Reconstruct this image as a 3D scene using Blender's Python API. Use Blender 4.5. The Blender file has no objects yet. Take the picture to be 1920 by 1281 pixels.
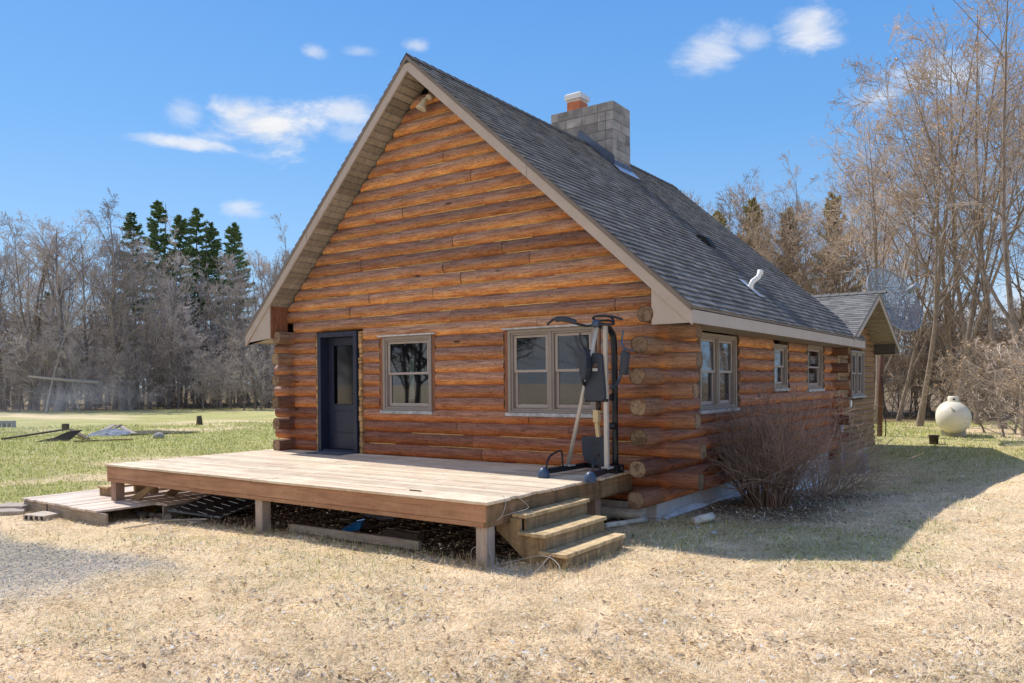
import bpy, bmesh, math, random
import numpy as np
from mathutils import Vector, Matrix
R = math.radians
random.seed(7); RNG = np.random.default_rng(7)
sc = bpy.context.scene
COL = sc.collection

# ------------------------------------------------------------------ camera
CAMP = np.array([8.93, -9.601, 1.863]); YAW, ROLL, FPX, V0 = 35.087, -0.507, 1471.065, 718.196
cam = bpy.data.cameras.new('camera'); camo = bpy.data.objects.new('camera', cam); COL.objects.link(camo)
cam.sensor_width = 36; cam.lens = FPX / 1920 * 36; cam.shift_y = (V0 - 640.5) / 1920
cam.clip_end = 3000; cam.clip_start = 0.05
camo.matrix_world = (Matrix.Translation(Vector(CAMP)) @ Matrix.Rotation(R(YAW), 4, 'Z') @ Matrix.Rotation(R(90), 4, 'X')
                     @ Matrix.Rotation(R(-ROLL) * -1, 4, 'Z'))
sc.camera = camo

def ray(x, y):                       # direction through a photo pixel, forward component 1
    u = x - 960; v = y - V0; k = -R(ROLL)
    u, v = u*math.cos(k) - v*math.sin(k), u*math.sin(k) + v*math.cos(k)
    a = R(YAW); r = u / FPX
    return np.array([r*math.cos(a) - math.sin(a), r*math.sin(a) + math.cos(a), -v/FPX])
def at(x, y, ax, val):               # where that ray meets a world plane
    d = ray(x, y); return Vector(CAMP + (val - CAMP[ax]) / d[ax] * d)

# ------------------------------------------------------------------ value noise + ground height
_T = RNG.random((256, 256))
def vnoise(x, y, s=1.0, seed=0):
    x = np.asarray(x, float)/s + seed*17.3; y = np.asarray(y, float)/s + seed*9.1
    xi = np.floor(x).astype(int); yi = np.floor(y).astype(int); fx = x-xi; fy = y-yi
    fx = fx*fx*(3-2*fx); fy = fy*fy*(3-2*fy)
    a = _T[xi & 255, yi & 255]; b = _T[(xi+1) & 255, yi & 255]; c = _T[xi & 255, (yi+1) & 255]; d = _T[(xi+1) & 255, (yi+1) & 255]
    return (a*(1-fx)+b*fx)*(1-fy) + (c*(1-fx)+d*fx)*fy
def fbm(x, y, s, seed=0, o=4):
    t = 0; w = 0
    for i in range(o):
        t = t + vnoise(x, y, s/2**i, seed+i)*0.5**i; w += 0.5**i
    return t/w
def sstep(a, b, x):
    t = np.clip((np.asarray(x, float)-a)/(b-a), 0, 1); return t*t*(3-2*t)
def gz(x, y):
    x = np.asarray(x, float); y = np.asarray(y, float)
    h = -0.11*sstep(1.5, -3, x)*sstep(-16, -6, x)*sstep(8, 0, y)
    h = h - 0.42*np.exp(-((y-8)/3.2)**2)*np.exp(-(np.clip(x-5.6, 0, 99)/3.2)**2)*sstep(0, 4, x)
    h = h + 0.15*np.exp(-((x-6.3)/4)**2-((y-17)/3)**2)
    h = h + (fbm(x, y, 2.2, 3)-0.5)*0.05 + (fbm(x, y, 0.5, 5)-0.5)*0.02
    return h
def GZ(x, y): return float(gz(x, y))

# ------------------------------------------------------------------ node materials
class NM:
    def __init__(s, name):
        s.m = bpy.data.materials.new(name); s.m.use_nodes = True; s.t = s.m.node_tree
        s.t.nodes.clear(); s.out = s.n('ShaderNodeOutputMaterial'); s.b = s.n('ShaderNodeBsdfPrincipled')
        s.l(s.b.outputs[0], s.out.inputs[0]); s.tc = s.n('ShaderNodeTexCoord')
    def n(s, k, **kw):
        x = s.t.nodes.new(k)
        for a, b in kw.items(): setattr(x, a, b)
        return x
    def l(s, a, b): s.t.links.new(a, b)
    def sock(s, node, i, v):
        if v is None: return
        if isinstance(v, bpy.types.NodeSocket): s.l(v, node.inputs[i])
        else:
            if isinstance(v, (tuple, list)) and len(v) == 3 and node.inputs[i].type == 'RGBA': v = (*v, 1)
            node.inputs[i].default_value = v
    def vec(s, scale=(1, 1, 1), src='Object', rot=(0, 0, 0)):
        mp = s.n('ShaderNodeMapping'); s.l(s.tc.outputs[src], mp.inputs[0]); mp.inputs['Scale'].default_value = scale
        mp.inputs['Rotation'].default_value = rot; return mp.outputs[0]
    def noise(s, v, scale, detail=4, rough=.55, dist=0):
        x = s.n('ShaderNodeTexNoise'); s.sock(x, 'Vector', v); x.inputs['Scale'].default_value = scale
        x.inputs['Detail'].default_value = detail; x.inputs['Roughness'].default_value = rough; x.inputs['Distortion'].default_value = dist
        return x.outputs[0]
    def voro(s, v, scale, feat='F1', out=0, rand=1):
        x = s.n('ShaderNodeTexVoronoi'); x.feature = feat; s.sock(x, 'Vector', v); x.inputs['Scale'].default_value = scale
        x.inputs['Randomness'].default_value = rand; return x.outputs[out]
    def ramp(s, f, *st):
        x = s.n('ShaderNodeValToRGB'); s.l(f, x.inputs[0]); e = x.color_ramp.elements
        while len(e) < len(st): e.new(0.5)
        for q, (p, c) in zip(e, st):
            q.position = p; q.color = (c, c, c, 1) if isinstance(c, (int, float)) else (*c, 1)
        return x.outputs[0]
    def mix(s, f, a, b, mode='MIX'):
        x = s.n('ShaderNodeMix'); x.data_type = 'RGBA'; x.blend_type = mode
        s.sock(x, 0, f); s.sock(x, 6, a); s.sock(x, 7, b); return x.outputs[2]
    def math(s, op, a, b=None, c=None):
        x = s.n('ShaderNodeMath'); x.operation = op; s.sock(x, 0, a); s.sock(x, 1, b); s.sock(x, 2, c); return x.outputs[0]
    def attr(s, name, out='Fac'):
        x = s.n('ShaderNodeAttribute'); x.attribute_name = name; return x.outputs[out]
    def nz(s):
        g = s.n('ShaderNodeNewGeometry'); x = s.n('ShaderNodeSeparateXYZ'); s.l(g.outputs['Normal'], x.inputs[0]); return x.outputs[2]
    def bump(s, h, strength=.4, dist=.01):
        x = s.n('ShaderNodeBump'); s.l(h, x.inputs['Height']); x.inputs['Strength'].default_value = strength
        x.inputs['Distance'].default_value = dist; s.l(x.outputs[0], s.b.inputs['Normal'])
    def set(s, col=None, rough=None, metal=None, spec=None):
        s.sock(s.b, 'Base Color', col); s.sock(s.b, 'Roughness', rough); s.sock(s.b, 'Metallic', metal); s.sock(s.b, 'Specular IOR Level', spec)
        return s.m
def simple(name, col, rough=.6, var=.25, scale=6, metal=0, spec=.4, bump=0.15, vscale=(1, 1, 1)):
    k = NM(name); v = k.vec(vscale); f = k.noise(v, scale, 5, .65); t = k.attr('tone')
    d = tuple(c*(1-var) for c in col); h = tuple(min(1, c*(1+var)) for c in col)
    c = k.mix(k.ramp(f, (.3, 0), (.7, 1)), d, h)
    c = k.mix(1, c, k.ramp(t, (0, .72), (.5, 1.), (1, 1.3)), 'MULTIPLY')
    k.bump(k.noise(v, scale*8, 4), bump, .004)
    return k.set(c, rough, metal, spec)

def log_mat(name, along):
    k = NM(name)
    def sv(a, b): return k.vec(tuple({'x': (a, b, b), 'y': (b, a, b)}[along]))
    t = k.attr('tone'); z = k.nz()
    grain = k.noise(sv(1.6, 26), 1.6, 7, .72, .15); blot = k.noise(sv(1.1, 3.5), 1.7, 6, .68, .3); speck = k.noise(sv(5, 22), 3.2, 5, .75)
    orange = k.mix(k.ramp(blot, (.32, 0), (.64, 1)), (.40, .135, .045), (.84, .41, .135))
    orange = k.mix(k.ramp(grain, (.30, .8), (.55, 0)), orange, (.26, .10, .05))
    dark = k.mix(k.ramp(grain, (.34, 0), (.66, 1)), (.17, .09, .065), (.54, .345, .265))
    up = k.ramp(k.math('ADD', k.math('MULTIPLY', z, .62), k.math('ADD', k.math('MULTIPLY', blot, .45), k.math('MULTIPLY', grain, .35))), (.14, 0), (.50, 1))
    c = k.mix(up, orange, dark)  # greyed weathered tops, orange undersides: sky and bounce light mixed into the colour
    sp = k.n('ShaderNodeSeparateXYZ'); k.l(k.tc.outputs['Object'], sp.inputs[0])
    ex = {'x': k.ramp(k.math('DIVIDE', sp.outputs[0], 6.0), (.772, 0), (.79, .75)), 'y': k.ramp(k.math('ADD', sp.outputs[1], .5), (.42, .85), (.56, 0))}[along]
    c = k.mix(ex, c, k.mix(k.ramp(grain, (.3, 0), (.7, 1)), (.13, .085, .06), (.42, .29, .20)))      # the projecting ends have weathered brown
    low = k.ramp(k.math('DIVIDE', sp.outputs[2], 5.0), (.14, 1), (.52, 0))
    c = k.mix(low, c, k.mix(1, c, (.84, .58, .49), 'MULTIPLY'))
    c = k.mix(k.ramp(speck, (.36, .8), (.45, 0)), c, (.075, .028, .015))
    kn = k.voro(sv(.9, 3.4), 1.0); c = k.mix(k.ramp(kn, (.05, .9), (.085, 0)), c, (.05, .02, .012))
    crk = k.noise(sv(.9, 11), 1.9, 3, .5, .35); c = k.mix(k.ramp(crk, (.495, 0), (.502, .8), (.509, 0)), c, (.045, .02, .013))
    c = k.mix(1, c, k.ramp(t, (0, (.58, .55, .60)), (.5, (.97, .95, .95)), (1, (1.36, 1.34, 1.22))), 'MULTIPLY')
    k.bump(k.math('ADD', grain, speck), .7, .015)
    return k.set(c, k.ramp(grain, (.3, .75), (.7, .55)), 0, .28)
def end_mat():
    k = NM('log_end_grain'); v = k.vec((1, 1, 1)); f = k.noise(v, 9, 5, .6, .6); r = k.attr('rad'); t = k.attr('tone')
    rings = k.math('SINE', k.math('ADD', k.math('MULTIPLY', r, 58.0), k.math('MULTIPLY', f, 9.0)))
    c = k.mix(k.ramp(k.math('MULTIPLY_ADD', rings, .5, .5), (.1, 0), (.9, 1)), (.20, .135, .085), (.45, .32, .21))
    c = k.mix(k.ramp(f, (.40, .8), (.52, 0)), c, (.15, .085, .05)); c = k.mix(k.ramp(r, (.84, 0), (.97, .8)), c, (.12, .05, .025))
    ck = k.voro(k.vec((3.2, 3.2, 3.2)), 3.0, 'DISTANCE_TO_EDGE'); c = k.mix(k.ramp(ck, (.005, .85), (.016, 0)), c, (.03, .018, .012))
    c = k.mix(1, c, k.ramp(t, (0, .55), (.5, .95), (1, 1.3)), 'MULTIPLY'); k.bump(k.math('ADD', rings, k.ramp(ck, (.0, 0), (.05, 3))), .5, .006); return k.set(c, .9, 0, .2)
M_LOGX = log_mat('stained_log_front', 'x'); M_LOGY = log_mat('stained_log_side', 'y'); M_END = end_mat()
M_CHINK = simple('log_chinking', (.20, .12, .055), .9, .5, 9)
def wing_mat():
    k = NM('log_siding_wing'); g = k.noise(k.vec((14, 1, 14)), 2.2, 7, .7, .5); z = k.nz(); t = k.attr('tone')
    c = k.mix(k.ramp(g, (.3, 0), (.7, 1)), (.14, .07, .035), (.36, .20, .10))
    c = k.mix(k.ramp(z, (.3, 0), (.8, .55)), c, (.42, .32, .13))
    c = k.mix(1, c, k.ramp(t, (0, .75), (1, 1.2)), 'MULTIPLY'); k.bump(g, .4, .01); return k.set(c, .6, 0, .3)
M_WING = wing_mat()
def shingle_mat():
    k = NM('asphalt_shingles'); t = k.attr('tone'); v = k.vec()
    c = k.ramp(t, (0, (.062, .060, .058)), (.5, (.138, .133, .129)), (1, (.24, .232, .225)))
    s1 = k.noise(v, 90, 3, .7); c = k.mix(1, c, k.ramp(s1, (.3, .55), (.7, 1.5)), 'MULTIPLY')
    b = k.noise(v, .8, 4, .6); c = k.mix(1, c, k.ramp(b, (.3, .85), (.7, 1.15)), 'MULTIPLY')
    k.bump(s1, .35, .004); return k.set(c, .9, 0, .25)
M_SHIN = shingle_mat()
M_RIDGE = simple('ridge_cap', (.05, .05, .055), .9, .3, 30)
M_FASC = simple('taupe_fascia', (.46, .39, .335), .5, .07, 2.5, bump=.04)
M_DRIP = simple('drip_edge', (.20, .165, .14), .5, .1, 3, bump=.03)
def soffit_mat():
    k = NM('weathered_soffit'); g = k.noise(k.vec((1, 3, 1)), 5, 6, .7); t = k.attr('tone')
    c = k.mix(k.ramp(g, (.35, 0), (.7, 1)), (.24, .205, .16), (.38, .33, .265)); c = k.mix(1, c, k.ramp(t, (0, .75), (1, 1.25)), 'MULTIPLY')
    return k.set(c, .5, 0, .3)
M_SOFF = soffit_mat()
M_BLOCK = simple('painted_block', (.50, .465, .45), .8, .1, 8, bump=.3)
M_CHIM = simple('chimney_block', (.30, .285, .275), .9, .3, 5, bump=.6)
M_MORTAR = simple('mortar', (.22, .20, .185), .95, .25, 20)
M_CLAY = simple('clay_flue', (.50, .17, .08), .8, .2, 9)
M_CAPW = simple('flue_cap_metal', (.75, .75, .74), .4, .1, 9, metal=.2)
M_FLASH = simple('flashing_metal', (.10, .13, .20), .35, .2, 4, metal=.5)
M_FLASHL = simple('bright_flashing', (.6, .62, .68), .35, .2, 6, metal=.6)
M_WFRAME = simple('window_vinyl', (.29, .25, .22), .5, .08, 6, bump=.03)
M_SASH = simple('window_sash', (.39, .335, .305), .5, .08, 6, bump=.03)
M_TRIMR = simple('window_side_trim', (.24, .10, .05), .7, .35, 7, vscale=(4, 4, .6))
M_SILL = simple('weathered_sill', (.42, .42, .42), .7, .4, 9)
M_NAVY = simple('navy_paint', (.022, .028, .055), .35, .12, 4, bump=.03)
M_INT = simple('dark_interior', (.035, .033, .032), .9, .3, 3)
M_CURT = simple('curtain', (.36, .34, .32), .9, .35, 5, vscale=(6, 6, 1))
M_WHITE = simple('white_plastic', (.78, .78, .76), .4, .06, 6)
def glass(name, tint, rough, fac):
    k = NM(name); tr = k.n('ShaderNodeBsdfTransparent'); tr.inputs[0].default_value = (*tint, 1)
    gl = k.n('ShaderNodeBsdfGlossy'); gl.inputs['Roughness'].default_value = rough; gl.inputs[0].default_value = (.9, .93, 1, 1)
    lw = k.n('ShaderNodeLayerWeight'); lw.inputs[0].default_value = .25
    mx = k.n('ShaderNodeMixShader'); k.l(k.math('ADD', k.math('MULTIPLY', lw.outputs['Fresnel'], .8), fac), mx.inputs[0])
    nb = k.n('ShaderNodeBump'); k.l(k.noise(k.vec(), 1.4, 2), nb.inputs['Height']); nb.inputs['Strength'].default_value = .3
    k.l(nb.outputs[0], gl.inputs['Normal'])
    k.l(tr.outputs[0], mx.inputs[1]); k.l(gl.outputs[0], mx.inputs[2]); k.l(mx.outputs[0], k.out.inputs[0]); return k.m
M_GLASS = glass('window_glass', (.75, .78, .78), .02, .04)
M_SCREEN = simple('insect_screen', (.038, .036, .042), .6, .25, 3)
M_DGLASS = glass('door_glass', (.35, .33, .3), .06, .03)
def wood(name, a, b, along, sc=1, rough=.75, moss=0):
    k = NM(name); s = {'x': (1, 12, 12), 'y': (12, 1, 12), 'z': (12, 12, 1)}[along]
    g = k.noise(k.vec(tuple(q*sc for q in s)), 2.6, 8, .72, .5); t = k.attr('tone'); c = k.mix(k.ramp(g, (.32, 0), (.68, 1)), a, b)
    bl = k.noise(k.vec(), 1.8, 5, .65); c = k.mix(k.ramp(bl, (.45, 0), (.75, .45)), c, tuple(min(1, q*1.25+.03) for q in b))
    if moss:
        c = k.mix(k.ramp(k.noise(k.vec(), 3.1, 5, .7), (.42, 0), (.68, moss)), c, (.10, .095, .04))
        c = k.mix(k.ramp(k.noise(k.vec((6, 6, .5)), 1.6, 5, .7), (.45, 0), (.7, .6)), c, (.07, .045, .025))
    c = k.mix(1, c, k.ramp(t, (0, .78), (.5, 1), (1, 1.2)), 'MULTIPLY')
    cr = k.noise(k.vec(tuple(q*3 for q in s)), 4, 4, .7); c = k.mix(k.ramp(cr, (.33, .7), (.40, 0)), c, tuple(q*.35 for q in a))
    k.bump(k.math('ADD', g, cr), .5, .006); return k.set(c, rough, 0, .25)
M_DECK = wood('weathered_decking', (.50, .35, .235), (.86, .71, .53), 'x')
M_RIM = wood('stained_rim_board', (.30, .145, .08), (.50, .28, .165), 'x', .6)
M_RIMS = wood('mossy_rim_board', (.20, .11, .055), (.36, .22, .12), 'y', .6, .85, .6)
M_POST = wood('deck_post', (.22, .13, .09), (.40, .27, .20), 'z')
M_POSTG = wood('deck_post_grey', (.30, .24, .20), (.48, .39, .33), 'z')
M_STEP = wood('old_step_wood', (.26, .16, .08), (.46, .32, .18), 'y', 1, .85, .45)
M_STEPT = wood('old_step_tread', (.42, .29, .15), (.70, .52, .29), 'y', 1, .85, .1)
M_OLD = wood('grey_old_wood', (.24, .19, .15), (.45, .38, .31), 'x', 1, .9)
M_BARKD = wood('dark_scrap_wood', (.06, .045, .035), (.15, .11, .08), 'x', 1, .9)
M_PAVER = simple('concrete_paver', (.40, .33, .27), .9, .2, 12, bump=.5)
M_STONE = simple('field_stone', (.34, .27, .23), .9, .35, 7, bump=.5)
M_MAT = simple('slate_doormat', (.10, .115, .14), .8, .2, 12)
M_BLACKM = simple('black_steel', (.012, .015, .022), .38, .2, 6, spec=.5, bump=.03)
M_NAVYP = simple('dark_vinyl_pad', (.035, .043, .062), .5, .15, 8, bump=.1)
M_CAPB = simple('blue_grey_cap', (.05, .085, .15), .4, .2, 8)
M_SILV = simple('silver_steel', (.52, .49, .45), .4, .08, 3, metal=.2, bump=.03)
M_BEIGE = simple('beige_steel', (.60, .48, .27), .5, .12, 6)
M_TANK = simple('cream_tank_paint', (.80, .73, .58), .45, .07, 2.2)
M_RUST = simple('rusty_pole', (.13, .06, .04), .7, .3, 6)
M_DISH = simple('dish_metal', (.25, .285, .33), .5, .12, 5, metal=.3)
def mesh_mat():
    k = NM('dish_wire_mesh'); tr = k.n('ShaderNodeBsdfTransparent'); mx = k.n('ShaderNodeMixShader'); mx.inputs[0].default_value = .5
    k.set((.25, .29, .34), .5, .3); k.l(tr.outputs[0], mx.inputs[1]); k.l(k.b.outputs[0], mx.inputs[2]); k.l(mx.outputs[0], k.out.inputs[0]); return k.m
M_DMESH = mesh_mat()
M_BLUE = simple('blue_plastic', (.02, .16, .42), .4, .2, 6)
M_BOXW = simple('white_carton', (.72, .72, .74), .6, .1, 9)
M_BOXB = simple('blue_print', (.02, .04, .30), .5, .1, 9)
M_BIRCH = simple('birch_bark', (.62, .58, .52), .8, .4, 7, bump=.5, vscale=(1, 1, 3))
M_WIRE = simple('grey_wire', (.45, .42, .38), .5, .1, 9)
M_ASH = simple('ash_heap', (.22, .24, .28), .95, .5, 5, bump=.8)
M_CHAR = simple('charred_ground', (.05, .035, .028), .95, .4, 4, bump=.8)
def bark(name, a, b):
    k = NM(name); g = k.noise(k.vec((5, 5, 1)), 3, 6, .7); c = k.mix(k.ramp(g, (.3, 0), (.7, 1)), a, b)
    k.bump(g, .6, .03); return k.set(c, .95, 0, .15)
M_BARK = bark('grey_bark', (.12, .10, .088), (.40, .345, .305))
M_BARK2 = bark('tan_bark', (.12, .095, .078), (.38, .305, .245))
M_BARKW = bark('pale_bark', (.24, .21, .19), (.46, .42, .38))
def twigm(name, a, b):
    k = NM(name); i = k.n('ShaderNodeObjectInfo'); c = k.mix(i.outputs['Random'], a, b)
    c = k.mix(1, c, k.ramp(k.noise(k.vec(), .6, 3), (.3, .7), (.7, 1.35)), 'MULTIPLY'); return k.set(c, .95, 0, .15)
M_TWIG = twigm('grey_twigs', (.31, .27, .25), (.62, .545, .50))
M_TWIG2 = twigm('tan_twigs', (.24, .19, .15), (.62, .51, .42))
M_LEAFD = twigm('dead_leaves', (.58, .36, .19), (.72, .50, .30))
M_TWIGB = twigm('red_brown_stems', (.22, .145, .11), (.36, .265, .21))
M_TWIGP = twigm('pale_dry_stems', (.46, .36, .27), (.5, .4, .3))
M_NEED = twigm('spruce_needles', (.11, .17, .07), (.19, .27, .11))
M_NEED2 = twigm('pine_needles', (.26, .24, .10), (.40, .34, .17))

# ------------------------------------------------------------------ mesh builder
class MB:
    def __init__(s): s.v = []; s.f = []; s.m = []; s.t = []; s.s = []
    def face(s, idx, m=0, t=.5, sm=False): s.f.append(tuple(idx)); s.m.append(m); s.t.append(t); s.s.append(sm)
    def add(s, vs, fs, m=0, t=.5, sm=False):
        b = len(s.v); s.v += [tuple(map(float, p)) for p in vs]
        for f in fs: s.face([b+i for i in f], m, t, sm)
        return s
    def box(s, x0, x1, y0, y1, z0, z1, m=0, t=None, rot=None, bev=0):
        if t is None: t = .5
        vs = [(x, y, z) for z in (z0, z1) for y in (y0, y1) for x in (x0, x1)]
        if rot is not None:
            c = Vector(((x0+x1)/2, (y0+y1)/2, (z0+z1)/2)); vs = [tuple(c + rot @ (Vector(p)-c)) for p in vs]
        return s.add(vs, [(0, 2, 3, 1), (4, 5, 7, 6), (0, 1, 5, 4), (2, 6, 7, 3), (0, 4, 6, 2), (1, 3, 7, 5)], m, t)
    def prism(s, poly, axis, a, b, m=0, t=.5):      # poly in the other two axes, extruded on axis
        n = len(poly); vs = []
        for q in (a, b):
            for p in poly:
                p = list(p); p.insert(axis, q); vs.append(p)
        return s.add(vs, [tuple(range(n))[::-1], tuple(range(n, 2*n))] + [(i, (i+1) % n, n+(i+1) % n, n+i) for i in range(n)], m, t)
    def tube(s, pts, r, n=10, m=0, t=.5, cap=True, sq=False):
        pts = [Vector(p) for p in pts]; k = len(pts); rr = r if isinstance(r, (list, tuple)) else [r]*k
        d0 = (pts[1]-pts[0]).normalized(); u = d0.orthogonal().normalized()
        if sq: u = (Vector((0, 0, 1)).cross(d0) if abs(d0.z) < .9 else Vector((1, 0, 0))).normalized(); u = (u-d0*u.dot(d0)).normalized()
        b = len(s.v); off = math.pi/4 if sq else 0; n = 4 if sq else n
        for i, p in enumerate(pts):
            d = (pts[min(i+1, k-1)]-pts[max(i-1, 0)]).normalized(); u = (u-d*u.dot(d)).normalized(); w = d.cross(u)
            for j in range(n):
                a = 2*math.pi*j/n+off; q = p + (u*math.cos(a)+w*math.sin(a))*rr[i]*(1.414 if sq else 1); s.v.append(tuple(q))
        for i in range(k-1):
            for j in range(n): s.face((b+i*n+j, b+i*n+(j+1) % n, b+(i+1)*n+(j+1) % n, b+(i+1)*n+j), m, t, not sq)
        if cap: s.face([b+j for j in range(n)][::-1], m, t); s.face([b+(k-1)*n+j for j in range(n)], m, t)
        return s
    def lathe(s, prof, n=24, c=(0, 0, 0), m=0, t=.5, mat=None):
        b = len(s.v); c = Vector(c)
        for r, z in prof:
            for j in range(n):
                a = 2*math.pi*j/n; p = Vector((r*math.cos(a), r*math.sin(a), z))
                if mat is not None: p = mat @ p
                s.v.append(tuple(c+p))
        for i in range(len(prof)-1):
            for j in range(n): s.face((b+i*n+j, b+i*n+(j+1) % n, b+(i+1)*n+(j+1) % n, b+(i+1)*n+j), m, t, True)
        return s
    def build(s, name, mats, parent=None):
        me = bpy.data.meshes.new(name); me.from_pydata(s.v, [], s.f)
        for q in (mats if isinstance(mats, (list, tuple)) else [mats]): me.materials.append(q)
        me.polygons.foreach_set('material_index', s.m); me.polygons.foreach_set('use_smooth', s.s)
        a = me.attributes.new('tone', 'FLOAT', 'FACE'); a.data.foreach_set('value', s.t)
        if hasattr(s, 'rad'):
            ra = [0.0]*len(s.v)
            for i, q in s.rad.items(): ra[i] = q
            me.attributes.new('rad', 'FLOAT', 'POINT').data.foreach_set('value', ra)
        me.update()
        o = bpy.data.objects.new(name, me); COL.objects.link(o)
        if parent is not None:
            o.parent = parent; o.matrix_parent_inverse = Matrix.Translation(-parent.location)
        return o
def bevel(o, w=.004, seg=2):
    md = o.modifiers.new('bevel', 'BEVEL'); md.width = w; md.segments = seg; md.limit_method = 'ANGLE'; md.angle_limit = R(40); return o
def tag(o, label=None, cat=None, group=None, kind=None):
    if label: o['label'] = label
    if cat: o['category'] = cat
    if group: o['group'] = group
    if kind: o['kind'] = kind
    return o
def empty(name, loc=(0, 0, 0)):
    o = bpy.data.objects.new(name, None); o.location = loc; o.empty_display_size = .2; COL.objects.link(o); return o
def rt(a=0, b=1): return random.uniform(a, b)

# ================================================================== CABIN
cabin = empty('log_cabin', (0.8, 4.8, 0))
tag(cabin, 'stained log cabin with steep dark shingle roof and block chimney', 'house')
XL, XR, YB = -3.0, 4.64, 9.45         # outer log faces
PZ, PX = 7.05, 0.5; SL, SR = 1.0118, 0.904    # ridge and slopes
def roof_z(x): return PZ-(SL*(PX-x) if x < PX else SR*(x-PX))
DH = .1975; Z0 = .36
def log(mb, axis, a0, a1, c, z, tone=.5, ry=.114, rd=.120, clip=None, caps=(1, 1)):
    if a1-a0 < .03: return
    n = 18; L = a1-a0; k = max(2, int(L/.22)+1); ph = rt(0, 6); b = len(mb.v); tap = rt(-.006, .006)
    for i in range(k):
        u = i/(k-1); a = a0+L*u
        wob = .003*math.sin(a*2.3+ph)+.002*math.sin(a*5.1+ph*2)+.0012*math.sin(a*11+ph*5)+rt(-.0008, .0008); dz = .003*math.sin(a*1.1+ph*3); s = 1+tap*(u-.5)*8+wob*2
        e = .97 if i in (0, k-1) else 1
        for j in range(n):
            th = 2*math.pi*j/n; cc, ss = math.cos(th), math.sin(th)
            rad = 1+.018*math.sin(3*th+ph)+.012*math.sin(5*th+ph*2+a); cc = math.copysign(abs(cc)**.72, cc)
            y = c+rd*s*e*rad*cc+wob; zz = z+dz+ry*s*e*rad*ss; aa = a
            if clip and i == 0: aa = max(a, clip(zz)[0])
            if clip and i == k-1: aa = min(a, clip(zz)[1])
            if (i == 0 and not (clip and aa != a)) and caps[0]: aa -= .012*math.cos(th*1)+.006
            mb.v.append((aa, y, zz) if axis == 0 else (y, aa, zz))
    for i in range(k-1):
        for j in range(n): mb.face((b+i*n+j, b+i*n+(j+1) % n, b+(i+1)*n+(j+1) % n, b+(i+1)*n+j), 0, tone, True)
    for e0, sgn in ((b, 1), (b+(k-1)*n, -1)):        # end grain: fan round a centre vertex, its radius stored for the rings
        q = len(mb.v); P0 = [mb.v[e0+j] for j in range(n)]; cx_ = tuple(sum(p[i] for p in P0)/n for i in range(3)); mb.v += P0; mb.v.append(cx_)
        mb.rad = getattr(mb, 'rad', {}); 
        for j in range(n): mb.rad[q+j] = 1.0
        tn = rt(.1, 1)
        for j in range(n): mb.face((q+j, q+(j+1) % n, q+n)[::sgn*-1], 1, tn)
def course(mb, axis, a0, a1, c, z, holes, clip=None, joints=True, **kw):
    spans = [(a0, a1)]
    for h0, h1, z0, z1 in holes:
        if z0 < z < z1:
            ns = []
            for s0, s1 in spans:
                if h1 <= s0 or h0 >= s1: ns.append((s0, s1)); continue
                if h0 > s0: ns.append((s0, h0))
                if h1 < s1: ns.append((h1, s1))
            spans = ns
    for s0, s1 in spans:
        p = s0; base = rt(.2, .8)
        while p < s1-.01:
            L = rt(1.4, 3.9) if joints else 99; q = min(p+L, s1)
            if s1-q < .7: q = s1
            cl = clip
            log(mb, axis, p, q-.006 if q < s1 else q, c+rt(-.006, .006), z+rt(-.004, .004), min(1, max(0, base+rt(-.25, .25))), clip=cl, **kw)
            p = q
# front gable wall -------------------------------------------------
HOLES_F = [(-2.17, -.98, .5, 2.80), (-.58, .66, 1.36, 2.66), (2.02, 3.68, 1.36, 2.66)]
mb = MB(); K = 0; z = Z0
def clipf(zz):
    h = zz+.30; return (PX-(PZ-h)/SL, PX+(PZ-h)/SR)
for K in range(34):
    z = Z0+DH*K
    if z > PZ-.42: break
    l, r = clipf(z+.1) if z > 2.85 else (-99, 99)
    ext = (K % 2 == 1)
    a0 = -3.34+rt(-.05, .03) if ext else -2.8; a1 = 5.04+.07*max(0, 1-K/6)+rt(-.05, .05) if ext else 4.5
    clip = None
    if z > 3.05: a0, a1 = clipf(z-.1); clip = clipf
    elif z > 2.80: a0, a1 = -2.80, 4.62
    holes = HOLES_F
    course(mb, 0, a0, a1, .125, z, holes, clip)
for K in range(2, 33):
    z = Z0+DH*(K-.5)
    if z > PZ-.6: break
    l, r = (clipf(z) if z > 2.9 else (-2.7, 4.3)); x = l+rt(0, .6)
    while x < r-.3:
        L = rt(.25, 1.5); q = min(x+L, r-.05)
        if not any(h0-.1 < q and x < h1+.1 and z0-.12 < z < z1+.12 for h0, h1, z0, z1 in HOLES_F): mb.tube([(x, .045, z+rt(-.003, .003)), ((x+q)/2, .043, z), (q, .045, z)], .0075, 5, 2, rt(.2, 1))
        x = q+rt(.1, 1.1)
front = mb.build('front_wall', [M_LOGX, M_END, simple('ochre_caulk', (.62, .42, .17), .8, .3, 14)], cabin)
mb = MB(); g = .155
mb.add([(-2.9, g, .25), (-2.17, g, .25), (-2.17, g, 2.8), (-.98, g, 2.8), (-.98, g, .25), (-.58, g, .25), (-.58, g, 1.36), (.66, g, 1.36), (.66, g, .25), (2.02, g, .25),
        (2.02, g, 1.36), (3.68, g, 1.36), (3.68, g, .25), (4.5, g, .25), (4.5, g, 2.66), (3.68, g, 2.66), (2.02, g, 2.66), (.66, g, 2.66), (-.58, g, 2.66), (-2.9, g, 2.8), (4.5, g, 2.8), (PX, g, PZ-.35),
        (-.98, g, 2.66)],
       [(0, 1, 2, 19), (4, 5, 18, 22), (5, 8, 7, 6), (8, 9, 16, 17), (9, 12, 11, 10), (12, 13, 14, 15), (19, 2, 3, 20, 21), (22, 18, 17, 16, 15, 14, 20, 3)])
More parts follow.
